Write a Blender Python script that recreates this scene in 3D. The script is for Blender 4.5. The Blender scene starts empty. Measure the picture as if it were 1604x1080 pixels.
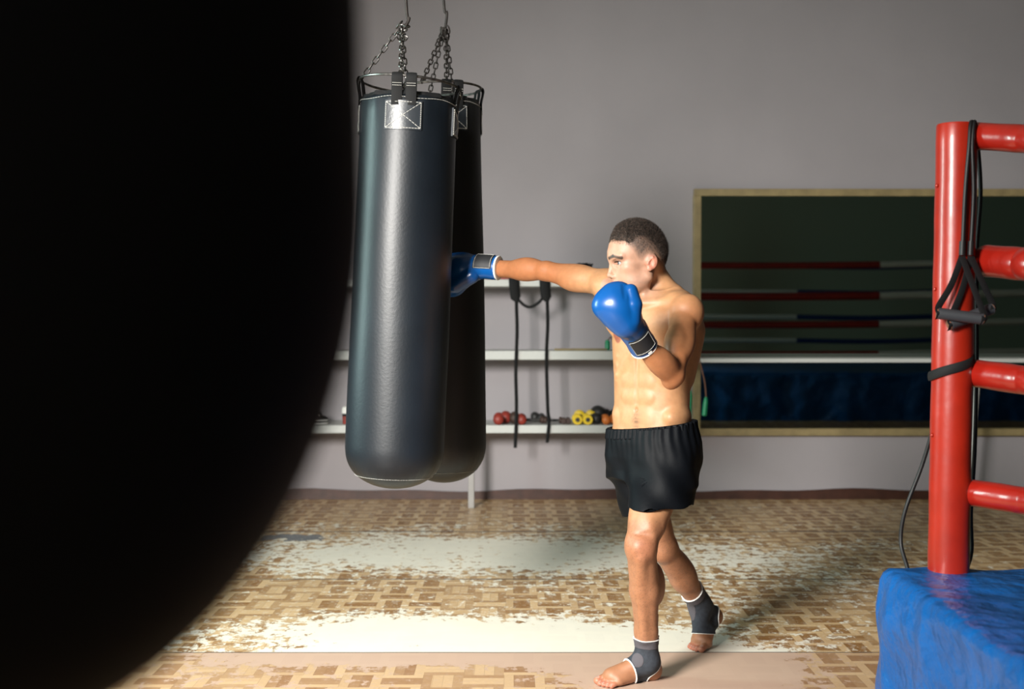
import bpy, math, random
import numpy as np
from mathutils import Vector, Matrix
random.seed(7); np.random.seed(7)
FAST_SDF = 1.0          # grid coarseness multiplier of the modelled surfaces
scn = bpy.context.scene
# ------------------------------------------------------------------ camera
F_PX = 1900.0; CAM_Z = 1.33; PITCH = math.atan(40/F_PX)
cam_d = bpy.data.cameras.new('camera'); cam = bpy.data.objects.new('camera', cam_d)
scn.collection.objects.link(cam); scn.camera = cam
cam_d.sensor_width = 36; cam_d.lens = F_PX*36/1604
cam.location = (0, 0, CAM_Z); cam.rotation_euler = (math.pi/2-PITCH, 0, 0)
cam_d.clip_start = .02
cam_d.dof.use_dof = True; cam_d.dof.focus_distance = 4.45; cam_d.dof.aperture_fstop = 2.4
# ------------------------------------------------------------------ world, colour
w = bpy.data.worlds.new('world'); scn.world = w; w.use_nodes = True
w.node_tree.nodes['Background'].inputs[0].default_value = (.55, .62, .7, 1)
w.node_tree.nodes['Background'].inputs[1].default_value = .08
vs = scn.view_settings
vs.view_transform = 'Standard'; vs.look = 'None'; vs.gamma = 1; vs.use_curve_mapping = False
vs.exposure = -0.63
# ------------------------------------------------------------------ daylight through the windows, and an unseen softbox in the room (all outside the frame)
def V3(*a): return a
def daylight(name, loc, direction, sx, sy, power, col, spread=180):
    l = bpy.data.lights.new(name, 'AREA'); l.shape = 'RECTANGLE'; l.size = sx; l.size_y = sy
    l.energy = power; l.color = col; l.spread = math.radians(spread)
    o = bpy.data.objects.new(name, l); scn.collection.objects.link(o); o.location = loc
    o.rotation_euler = Vector(direction).to_track_quat('-Z', 'Y').to_euler()
    return o
# window placements: (centre, inward normal, width, height)
WIN = [((-1.75, -3.95, 2.0), (0, 1, 0), 1.0, 1.8),
       ((-4.48, -1.3, 2.1), (1, 0, 0), 2.0, 1.9),
       ((-4.48, 4.75, 2.2), (1, 0, 0), 0.95, 1.9)]
daylight('daylight_back', (-1.75, -3.9, 2.0), (0, 1, 0), .95, 1.7, 25, (.86, .93, 1))
daylight('daylight_side', (-4.42, -1.3, 2.1), (1, .35, -.12), 1.8, 1.8, 18, (.85, .93, 1))
daylight('softbox', (-2.3, .1, 2.6), V3(-.2-(-2.3), 5.0-.1, .35-2.6), 1.2, 1.2, 300, (1, .965, .91), 78)  # key lamp standing in the room, not window light; has no lamp body
daylight('daylight_far', (-4.42, 4.75, 2.2), (1, 0, -.1), .85, 1.8, 115, (.7, 1, .96), 120)

def P(px, py, Y):
    """world point seen at a pixel of the photograph, at room depth Y"""
    u = (px-802)/F_PX; v = (540-py)/F_PX
    dy = math.cos(PITCH)+v*math.sin(PITCH); dz = v*math.cos(PITCH)-math.sin(PITCH)
    t = Y/dy
    return np.array([u*t, Y, CAM_Z+dz*t])
def V(*a): return np.array(a, float)
def nrm(a):
    a = np.asarray(a, float); return a/np.linalg.norm(a)

# ------------------------------------------------------------------ materials
def mat(name, col, rough=.5, metal=0, spec=.5, coat=0, bump=None, var=None, sss=0, attr=None, ior=None):
    m = bpy.data.materials.new(name); m.use_nodes = True; nt = m.node_tree; N = nt.nodes; L = nt.links
    b = N['Principled BSDF']
    b.inputs['Base Color'].default_value = (*col, 1); b.inputs['Roughness'].default_value = rough
    b.inputs['Metallic'].default_value = metal; b.inputs['Specular IOR Level'].default_value = spec
    b.inputs['Coat Weight'].default_value = coat
    tc = N.new('ShaderNodeTexCoord')
    src = None
    if attr:
        a = N.new('ShaderNodeAttribute'); a.attribute_name = attr; src = a.outputs['Color']
        L.new(src, b.inputs['Base Color'])
    if var:      # (scale, amount, detail)
        n = N.new('ShaderNodeTexNoise'); n.inputs['Scale'].default_value = var[0]; n.inputs['Detail'].default_value = 6
        L.new(tc.outputs['Object'], n.inputs['Vector'])
        r = N.new('ShaderNodeMapRange'); r.inputs['From Min'].default_value = .3; r.inputs['From Max'].default_value = .7
        r.inputs['To Min'].default_value = 1-var[1]; r.inputs['To Max'].default_value = 1+var[1]
        L.new(n.outputs['Fac'], r.inputs['Value'])
        mx = N.new('ShaderNodeMix'); mx.data_type = 'RGBA'; mx.blend_type = 'MULTIPLY'; mx.inputs[0].default_value = 1
        if src: L.new(src, mx.inputs[6])
        else: mx.inputs[6].default_value = (*col, 1)
        L.new(r.outputs[0], mx.inputs[7]); L.new(mx.outputs[2], b.inputs['Base Color'])
    if bump:     # (scale, strength, distance)
        n = N.new('ShaderNodeTexNoise'); n.inputs['Scale'].default_value = bump[0]; n.inputs['Detail'].default_value = 4
        L.new(tc.outputs['Object'], n.inputs['Vector'])
        bp = N.new('ShaderNodeBump'); bp.inputs['Strength'].default_value = bump[1]; bp.inputs['Distance'].default_value = bump[2]
        L.new(n.outputs['Fac'], bp.inputs['Height']); L.new(bp.outputs['Normal'], b.inputs['Normal'])
    if sss:
        b.inputs['Subsurface Weight'].default_value = sss
        b.inputs['Subsurface Radius'].default_value = (1, .35, .2); b.inputs['Subsurface Scale'].default_value = .008
    return m
M = {
 'bag': mat('black_leather', (.005, .008, .012), .42, spec=.40, bump=(90, .2, .002), var=(5, .2)),
 'bagdark': mat('old_black_leather', (.006, .0065, .0075), .5, bump=(60, .3, .002), var=(5, .4)),
 'bagfront': mat('matte_black_leather', (.009, .007, .006), .8, spec=.25, bump=(60, .3, .002)),
 'webbing': mat('black_webbing', (.007, .0075, .008), .75, spec=.25, bump=(400, .4, .001)),
 'patch': mat('patch_leather', (.022, .027, .033), .35, bump=(90, .25, .002)),
 'thread': mat('white_thread', (.45, .45, .42), .8),
 'steel': mat('worn_steel', (.20, .19, .18), .38, 1, var=(60, .5)),
 'rust': mat('dark_iron', (.03, .025, .022), .6, .5, var=(50, .4)),
 'red': mat('red_vinyl', (.27, .010, .005), .3, coat=.25, bump=(7, .22, .02), var=(9, .12)),
 'redpost': mat('red_paint', (.28, .013, .004), .34, coat=.15, bump=(14, .12, .01), var=(12, .12)),
 'whitevinyl': mat('white_vinyl', (.6, .6, .56), .4, bump=(12, .3, .02)),
 'bluevinyl': mat('blue_rope_vinyl', (.012, .04, .16), .4),
 'blue': mat('blue_tarpaulin', (.0, .075, .27), .32, spec=.35, bump=(9, .8, .04), var=(4, .15)),
 'canvas': mat('ring_canvas', (.01, .05, .16), .6),
 'glove': mat('blue_leather', (.0015, .062, .235), .3, coat=.1, bump=(140, .15, .001)),
 'gloveblack': mat('black_patch', (.012, .013, .015), .6),
 'white': mat('white_trim', (.75, .75, .72), .6),
 'shelf': mat('white_laminate', (.50, .515, .495), .5),
 'legpaint': mat('grey_leg_paint', (.30, .29, .28), .4, metal=.3),
 'wood': mat('pale_wood', (.26, .20, .095), .5, var=(14, .2)),
 'brownbase': mat('red_brown_skirting', (.05, .018, .011), .45, var=(12, .3)),
 'hair': mat('dark_brown_hair', (.050, .033, .024), .6, spec=.5, bump=(300, 1.0, .006), var=(130, 1.0)),
 'eyewhite': mat('eye_white', (.26, .245, .24), .5, spec=.2),
 'iris': mat('iris', (.03, .04, .045), .3),
 'shorts': mat('black_satin', (.0016, .0024, .0038), .6, spec=.12, bump=(60, .2, .003)),
 'support': mat('charcoal_knit', (.026, .032, .042), .9, bump=(420, .7, .002), var=(60, .25)),
 'supportgrey': mat('grey_knit', (.075, .07, .08), .9, bump=(420, .7, .002)),
 'rubber': mat('black_rubber', (.006, .006, .0065), .5, spec=.35),
 'grip': mat('grey_foam_grip', (.03, .033, .038), .5),
 'redrubber': mat('dark_red_rubber', (.24, .028, .018), .5, var=(20, .3)),
 'brownrubber': mat('brown_rubber', (.045, .022, .015), .6),
 'blackiron': mat('black_iron', (.015, .015, .015), .5),
 'yellow': mat('yellow_plastic', (.75, .52, .015), .4),
 'orange': mat('orange_rubber', (.62, .17, .03), .45),
 'green': mat('green_plastic', (.01, .25, .11), .4),
 'cordbrown': mat('brown_cord', (.16, .07, .04), .6),
 'wall': mat('painted_plaster', (.325, .302, .318), .75, bump=(9, .15, .01), var=(1.3, .05)),
 'backwall': mat('green_grey_paint', (.5, .6, .48), .8),
 'ceiling': mat('ceiling_paint', (.4, .39, .37), .8),
 'frame': mat('window_frame_paint', (.7, .7, .68), .5),
}
mm = bpy.data.materials.new('mirror_glass'); mm.use_nodes = True
b = mm.node_tree.nodes['Principled BSDF']; b.inputs['Base Color'].default_value = (.36, .40, .37, 1)
b.inputs['Metallic'].default_value = 1; b.inputs['Roughness'].default_value = .012; M['mirror'] = mm
gm = bpy.data.materials.new('window_glass'); gm.use_nodes = True
b = gm.node_tree.nodes['Principled BSDF']; b.inputs['Base Color'].default_value = (.8, .85, .9, 1)
b.inputs['Roughness'].default_value = .1; b.inputs['Emission Color'].default_value = (.85, .93, 1, 1); b.inputs['Emission Strength'].default_value = 1.0
M['pane'] = gm

# ------------------------------------------------------------------ object helpers
def finish(o, parent=None, label=None, cat=None, group=None, kind=None):
    scn.collection.objects.link(o)
    if parent is not None: o.parent = parent
    tag(o, label, cat, group, kind); return o
def tag(o, label=None, cat=None, group=None, kind=None):
    if label: o['label'] = label
    if cat: o['category'] = cat
    if group: o['group'] = group
    if kind: o['kind'] = kind
    return o
def empty(name, loc, label, cat, group=None):
    o = bpy.data.objects.new(name, None); o.location = tuple(float(c) for c in loc); o.empty_display_size = .1
    return finish(o, None, label, cat, group)
def copy_tree(o, parent=None):
    c = o.copy(); scn.collection.objects.link(c)
    if parent is not None: c.parent = parent
    for ch in [x for x in list(scn.objects) if x.parent == o]: copy_tree(ch, c)
    return c
class MB:
    """collects shapes in world coordinates; build() links them as one mesh object"""
    def __init__(s): s.v = []; s.f = []
    def add(s, verts, faces):
        n = len(s.v); s.v += [tuple(float(c) for c in p) for p in verts]; s.f += [tuple(n+i for i in f) for f in faces]; return s
    def box(s, lo, hi, R=None, c=None):
        x0, y0, z0 = lo; x1, y1, z1 = hi
        vv = [(x, y, z) for x in (x0, x1) for y in (y0, y1) for z in (z0, z1)]
        if R is not None: vv = [tuple(np.array(c)+R@np.array(p)) for p in vv]
        return s.add(vv, [(0, 1, 3, 2), (4, 6, 7, 5), (0, 4, 5, 1), (2, 3, 7, 6), (0, 2, 6, 4), (1, 5, 7, 3)])
    def tube(s, path, r, n=12, closed=False, caps=True, flat=None, up=(0, 0, 1)):
        path = [np.array(p, float) for p in path]; m = len(path)
        if not isinstance(r, list): r = [r]*m
        rings = []; prev = None
        for i, p in enumerate(path):
            a = path[(i-1) % m] if (closed or i > 0) else p; c = path[(i+1) % m] if (closed or i < m-1) else p
            t = nrm(c-a)
            if flat is not None: x = np.cross(t, np.array(flat, float))
            elif prev is None:
                u = np.array(up, float)
                if abs(t@u) > .9: u = V(1, 0, 0) if abs(t[0]) < .9 else V(0, 1, 0)
                x = np.cross(t, u)
            else: x = prev-t*(prev@t)
            x = nrm(x); prev = x; y = np.cross(t, x)
            rr = r[i]; rx, ry = rr if hasattr(rr, '__len__') else (rr, rr)
            rings.append([p+x*rx*math.cos(2*math.pi*k/n)+y*ry*math.sin(2*math.pi*k/n) for k in range(n)])
        vv = [q for rg in rings for q in rg]; ff = []
        for i in range(m if closed else m-1):
            for k in range(n):
                a = i*n+k; b2 = i*n+(k+1) % n; j = (i+1) % m
                ff.append((a, b2, j*n+(k+1) % n, j*n+k))
        if caps and not closed: ff += [tuple(range(n-1, -1, -1)), tuple((m-1)*n+k for k in range(n))]
        return s.add(vv, ff)
    def lathe(s, base, axis, prof, n=32, disp=None):
        """prof: list of (distance along axis, radius)"""
        axis = nrm(axis); x = nrm(np.cross(axis, V(0, 1, 0) if abs(axis[1]) < .9 else V(1, 0, 0))); y = np.cross(axis, x)
        vv = []; ff = []; m = len(prof)
        for i, (t, r) in enumerate(prof):
            for k in range(n):
                a = 2*math.pi*k/n; rr = r*(1+(disp(t, a) if disp else 0))
                vv.append(base+axis*t+x*rr*math.cos(a)+y*rr*math.sin(a))
        for i in range(m-1):
            for k in range(n): ff.append((i*n+k, i*n+(k+1) % n, (i+1)*n+(k+1) % n, (i+1)*n+k))
        ff += [tuple(range(n-1, -1, -1)), tuple((m-1)*n+k for k in range(n))]
        return s.add(vv, ff)
    def ell(s, c, r, R=np.eye(3), n=20, m=12):
        vv = []; ff = []
        for i in range(m+1):
            th = math.pi*i/m
            for k in range(n):
                a = 2*math.pi*k/n
                vv.append(np.array(c)+R@(np.array(r)*V(math.sin(th)*math.cos(a), math.sin(th)*math.sin(a), math.cos(th))))
        for i in range(m):
            for k in range(n): ff.append((i*n+k, (i+1)*n+k, (i+1)*n+(k+1) % n, i*n+(k+1) % n))
        return s.add(vv, ff)
    def build(s, name, m, parent=None, label=None, cat=None, group=None, kind=None, smooth=True, bevel=0, origin=None, angle=40):
        me = bpy.data.meshes.new(name)
        off = np.array(origin if origin is not None else (tuple(parent.matrix_basis.translation) if parent is not None and parent.parent is None else (0, 0, 0)), float)
        if parent is not None and parent.parent is not None: off = np.array(chain_off(parent))
        me.from_pydata([tuple(np.array(p)-off) for p in s.v], [], s.f); me.validate(); me.update()
        o = bpy.data.objects.new(name, me); me.materials.append(m)
        if origin is not None: o.location = tuple(float(c) for c in (off if parent is None else off-chain_off(parent)))
        import bmesh
        bm = bmesh.new(); bm.from_mesh(me); bmesh.ops.remove_doubles(bm, verts=bm.verts, dist=1e-6)
        bmesh.ops.recalc_face_normals(bm, faces=bm.faces)
        if smooth:
            for f in bm.faces: f.smooth = True
            for e in bm.edges:
                if len(e.link_faces) == 2 and e.calc_face_angle(0) > math.radians(angle): e.smooth = False
        bm.to_mesh(me); bm.free()
        if bevel:
            md = o.modifiers.new('bevel', 'BEVEL'); md.width = bevel; md.segments = 2; md.limit_method = 'ANGLE'
        return finish(o, parent, label, cat, group, kind)
def chain_off(o):
    t = np.zeros(3)
    while o is not None: t = t+np.array(o.matrix_basis.translation); o = o.parent
    return t
def curve(pts, n=8):
    """Catmull-Rom through points"""
    pts = [np.array(p, float) for p in pts]; q = [2*pts[0]-pts[1]]+pts+[2*pts[-1]-pts[-2]]; out = []
    for i in range(1, len(q)-2):
        for k in range(n):
            t = k/n; a, b2, c, d = q[i-1], q[i], q[i+1], q[i+2]
            out.append(.5*((2*b2)+(-a+c)*t+(2*a-5*b2+4*c-d)*t*t+(-a+3*b2-3*c+d)*t**3))
    out.append(pts[-1]); return out

# ================================================================== the room
YW = 8.93; XL = -4.5; XR = 12.0; YB = -4.0; H = 4.1
MB().box((XL, YB, -.1), (XR, YW, 0)).build('floor', mat('tmp', (.5, .4, .3)), kind='structure', smooth=False)
FLOOR = bpy.data.objects['floor']
MB().box((XL-.2, YW, 0), (XR+.2, YW+.2, H)).build('wall_far', M['wall'], kind='structure', smooth=False)
MB().box((XR, YB, 0), (XR+.2, YW, H)).build('wall_right', M['wall'], kind='structure', smooth=False)
MB().box((XL-.2, YB-.2, H), (XR+.2, YW+.2, H+.2)).build('ceiling', M['ceiling'], kind='structure', smooth=False)
def wall_with_holes(name, axis, fixed, a0, a1, holes, m):
    mb = MB(); t = .2
    def bx(u0, u1, z0, z1):
        if axis == 'x': mb.box((fixed-t, u0, z0), (fixed, u1, z1))
        else: mb.box((u0, fixed-t, z0), (u1, fixed, z1))
    u = a0
    for (c, hw, z0, z1) in sorted(holes):
        bx(u, c-hw, 0, H); bx(c-hw, c+hw, 0, z0); bx(c-hw, c+hw, z1, H); u = c+hw
    bx(u, a1, 0, H); mb.build(name, m, kind='structure', smooth=False)
wall_with_holes('wall_left', 'x', XL, YB, YW, [(WIN[1][0][1], 1.0, 1.15, 3.05), (WIN[2][0][1], .475, 1.25, 3.15)], M['wall'])
wall_with_holes('wall_behind', 'y', YB, XL, XR, [(WIN[0][0][0], .5, 1.1, 2.9)], M['backwall'])
for i, (c, nn, ww, hh) in enumerate(WIN):
    c = np.array(c); nn = np.array(nn); side = np.cross(nn, V(0, 0, 1)); mb = MB()
    c = c-nn*.1
    def bar(u0, u1, z0, z1, t=.03):
        p = [c+side*u0, c+side*u1]; lo = np.minimum(*p)-np.abs(nn)*t; hi = np.maximum(*p)+np.abs(nn)*t
        lo[2] = c[2]+z0; hi[2] = c[2]+z1; mb.box(lo, hi)
    hw, hz = ww/2, hh/2
    bar(-hw, -hw+.05, -hz, hz); bar(hw-.05, hw, -hz, hz); bar(-hw+.05, hw-.05, -hz, -hz+.05); bar(-hw+.05, hw-.05, hz-.05, hz); bar(-.025, .025, -hz+.05, hz-.05)
    fr = mb.build('window_%d' % (i+1), M['frame'], kind='structure', smooth=False)
    mb = MB(); bar(-hw+.05, hw-.05, -hz+.05, hz-.05, .004); mb.build('pane', M['pane'], fr, smooth=False)

# skirting: slightly uneven dark strip
mb = MB(); n = 120; top = []
for i in range(n+1):
    x = XL+(XR-XL)*i/n; z = .068+.008*math.sin(x*3.1)+.006*math.sin(x*7.7+1)
    top += [(x, YW-.018, 0), (x, YW-.018, z), (x, YW, z), (x, YW, 0)]
ff = [tuple(i*4+k for k in (0, 1, 5, 4)) for i in range(0)]
for i in range(n):
    a = i*4; ff += [(a, a+4, a+5, a+1), (a+1, a+5, a+6, a+2), (a+3, a+2, a+6, a+7)]
mb.add(top, ff).build('baseboard_far', M['brownbase'], kind='structure')

# ---- floor material: printed parquet vinyl laid in rolls, worn through in patches
def floor_material():
    m = bpy.data.materials.new('worn_parquet_vinyl'); m.use_nodes = True; nt = m.node_tree; N = nt.nodes; L = nt.links
    bs = N['Principled BSDF']
    geo = N.new('ShaderNodeTexCoord'); sep = N.new('ShaderNodeSeparateXYZ'); L.new(geo.outputs['Object'], sep.inputs[0])
    def mth(op, a, b=None, c=None):
        n = N.new('ShaderNodeMath'); n.operation = op
        for i, x in enumerate((a, b, c)):
            if x is None: continue
            if isinstance(x, (int, float)): n.inputs[i].default_value = x
            else: L.new(x, n.inputs[i])
        return n.outputs[0]
    def mixc(f, a, b, bt='MIX'):
        n = N.new('ShaderNodeMix'); n.data_type = 'RGBA'; n.blend_type = bt
        if isinstance(f, (int, float)): n.inputs[0].default_value = f
        else: L.new(f, n.inputs[0])
        for i, x in ((6, a), (7, b)):
            if isinstance(x, tuple): n.inputs[i].default_value = (*x, 1)
            else: L.new(x, n.inputs[i])
        return n.outputs[2]
    def noise(scale, detail=4, vec=None, rough=.6, dist=0):
        n = N.new('ShaderNodeTexNoise'); n.inputs['Scale'].default_value = scale; n.inputs['Detail'].default_value = detail
        n.inputs['Roughness'].default_value = rough; n.inputs['Distortion'].default_value = dist
        L.new(vec if vec is not None else geo.outputs['Object'], n.inputs['Vector']); return n.outputs['Fac']
    X, Y = sep.outputs['X'], sep.outputs['Y']
    cell = .15
    u = mth('DIVIDE', mth('ADD', X, .03), cell); v = mth('DIVIDE', Y, cell)
    fu, fv = mth('FLOOR', u), mth('FLOOR', v); ru, rv = mth('FRACT', u), mth('FRACT', v)
    chk = mth('MODULO', mth('ADD', mth('ADD', fu, fv), 200), 2)
    pc = mth('ADD', mth('MULTIPLY', chk, ru), mth('MULTIPLY', mth('SUBTRACT', 1, chk), rv))    # across the strips
    idx = mth('FLOOR', mth('MULTIPLY', pc, 4))
    cen = mth('LESS_THAN', mth('ABSOLUTE', mth('SUBTRACT', pc, .5)), .26)
    comb = N.new('ShaderNodeCombineXYZ'); L.new(fu, comb.inputs[0]); L.new(fv, comb.inputs[1]); L.new(idx, comb.inputs[2])
    wn = N.new('ShaderNodeTexWhiteNoise'); wn.noise_dimensions = '3D'; L.new(comb.outputs[0], wn.inputs['Vector'])
    tone = mth('ADD', mth('MULTIPLY', cen, .75), mth('MULTIPLY', wn.outputs['Value'], .30))
    # the second kind of square has light middles
    flip = mth('LESS_THAN', mth('MODULO', mth('ADD', mth('FLOOR', mth('DIVIDE', u, 2)), 100), 3), .5)
    tone = mth('ABSOLUTE', mth('SUBTRACT', mth('MULTIPLY', flip, .8), tone))
    grain = noise(60, 3)
    tone = mth('ADD', tone, mth('MULTIPLY', mth('SUBTRACT', grain, .5), .5))
    wood = mixc(tone, (.60, .42, .225), (.25, .12, .032))
    gap = mth('LESS_THAN', mth('FRACT', mth('MULTIPLY', pc, 4)), .06)
    wood = mixc(mth('MULTIPLY', gap, .35), wood, (.12, .06, .02))
    # wear: patches with ragged edges
    def blob(cx, cy, sx, sy, amp):
        dx = mth('DIVIDE', mth('SUBTRACT', X, cx), sx); dy = mth('DIVIDE', mth('SUBTRACT', Y, cy), sy)
        r2 = mth('ADD', mth('POWER', mth('ABSOLUTE', dx), 2.6), mth('POWER', mth('ABSOLUTE', dy), 2.6))
        return mth('MULTIPLY', mth('POWER', 2.718, mth('MULTIPLY', r2, -1)), amp)
    blobs = [(-.45, 6.88, 1.25, .66, .85), (.75, 6.75, .9, .5, .32), (1.6, 6.2, .9, .9, .16), (-.15, 5.02, 1.0, .30, 1.25), (.1, 5.6, 1.1, .3, .14), (.9, 5.15, .6, .5, .07), (-.55, 5.35, .55, .22, .35), (1.1, 5.9, .9, .3, .12),
             (.6, 4.60, .50, .26, 1.3), (-.35, 4.73, .80, .10, 1.0), (.68, 4.2, .34, .6, 1.2), (-1.1, 4.6, .3, .2, .35), (-.62, 4.45, .3, .2, .22), (-.45, 7.75, 1.9, .18, .18), (1.8, 6.9, 1.0, 1.0, .14)]
    wmask = None
    for bb in blobs:
        o = blob(*bb); wmask = o if wmask is None else mth('ADD', wmask, o)
    mp = N.new('ShaderNodeMapping'); mp.inputs['Scale'].default_value = (1, .8, 1); L.new(geo.outputs['Object'], mp.inputs[0])
    nz = mth('ADD', mth('MULTIPLY', mth('SUBTRACT', noise(19, 7, mp.outputs[0], .72), .5), 3.4), mth('MULTIPLY', mth('SUBTRACT', noise(2.6, 4), .5), 1.2))
    wv = mth('SUBTRACT', mth('ADD', wmask, nz), .40)
    wv = mth('MULTIPLY', wv, 6)
    cl = N.new('ShaderNodeClamp'); L.new(wv, cl.inputs[0]); worn = cl.outputs[0]
    roll = mth('LESS_THAN', Y, 4.81)
    cream = mixc(roll, (.84, .82, .71), (.52, .36, .275))
    cream = mixc(mth('MULTIPLY', noise(3, 5), .25), cream, (.40, .34, .26))
    wood = mixc(mth('MULTIPLY', roll, .22), wood, (.46, .30, .22))
    col = mixc(mth('MULTIPLY', worn, .93), wood, cream)
    # light general scuffing of the print
    sc = N.new('ShaderNodeClamp'); L.new(mth('MULTIPLY', mth('SUBTRACT', noise(30, 6, None, .75), .53), 8), sc.inputs[0])
    col = mixc(mth('MULTIPLY', sc.outputs[0], .5), col, cream)
    # seams
    wob = mth('MULTIPLY', mth('SUBTRACT', noise(.8, 3), .5), .02)
    seam = None
    for ys, ww in ((7.56, .016), (6.17, .010), (4.81, .006), (3.45, .004)):
        s_ = mth('LESS_THAN', mth('ABSOLUTE', mth('SUBTRACT', mth('ADD', Y, wob), ys)), ww)
        seam = s_ if seam is None else mth('MAXIMUM', seam, s_)
    col = mixc(mth('MULTIPLY', seam, .75), col, (.07, .065, .06))
    # a tear at the left showing grey concrete
    dx = mth('DIVIDE', mth('SUBTRACT', X, -1.33), .28); dy = mth('DIVIDE', mth('SUBTRACT', Y, 7.36), .17)
    rr = mth('ADD', mth('ADD', mth('MULTIPLY', dx, dx), mth('MULTIPLY', dy, dy)), mth('MULTIPLY', mth('SUBTRACT', noise(9, 4), .5), 3.6))
    side = mth('LESS_THAN', Y, 7.55)
    tear = mth('MULTIPLY', mth('LESS_THAN', rr, .45), side)
    col = mixc(tear, col, (.17, .18, .19))
    L.new(col, bs.inputs['Base Color'])
    rg = mth('ADD', mth('MULTIPLY', worn, .12), .42); L.new(rg, bs.inputs['Roughness'])
    bs.inputs['Specular IOR Level'].default_value = .35
    bp = N.new('ShaderNodeBump'); bp.inputs['Strength'].default_value = .25; bp.inputs['Distance'].default_value = .004
    L.new(mth('SUBTRACT', 0, mth('ADD', worn, mth('MULTIPLY', seam, 2))), bp.inputs['Height']); L.new(bp.outputs[0], bs.inputs['Normal'])
    return m
FLOOR.data.materials.clear(); FLOOR.data.materials.append(floor_material())

# ================================================================== punching bags
def chain_mb(a, b, link=.034, wr=.0032, seed=0):
    a = np.array(a); b = np.array(b); d = b-a; Ln = np.linalg.norm(d); n = max(2, int(Ln/(link*.78))); t = nrm(d)
    s1 = nrm(np.cross(t, V(.3, 1, .1))); link = link*1.12; s2 = np.cross(t, s1); mb = MB()
    for i in range(n):
        c = a+t*Ln*(i+.5)/n; sd = s1 if (i+seed) % 2 else s2
        sd = nrm(sd+.35*(s2 if (i+seed) % 2 else -s1)); hl = link*.5-wr; hw = link*.23; pts = []
        for k in range(14):
            an = 2*math.pi*k/14
            pts.append(c+t*(hl-hw)*(1 if math.cos(an) > 0 else -1)+t*hw*math.cos(an)*1.0+sd*hw*math.sin(an))
        mb.tube(pts, wr, n=6, closed=True)
    return mb
def stitch(pts, gap=.006, r=.0011, lift=0):
    mb = MB()
    for p, q in zip(pts[:-1], pts[1:]):
        p = np.array(p); q = np.array(q); L_ = np.linalg.norm(q-p); n = max(1, int(L_/gap))
        for i in range(n):
            s0 = p+(q-p)*(i+.08)/n; s1 = p+(q-p)*(i+.86)/n; mb.tube([s0, s1], r, n=5)
    return mb
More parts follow.
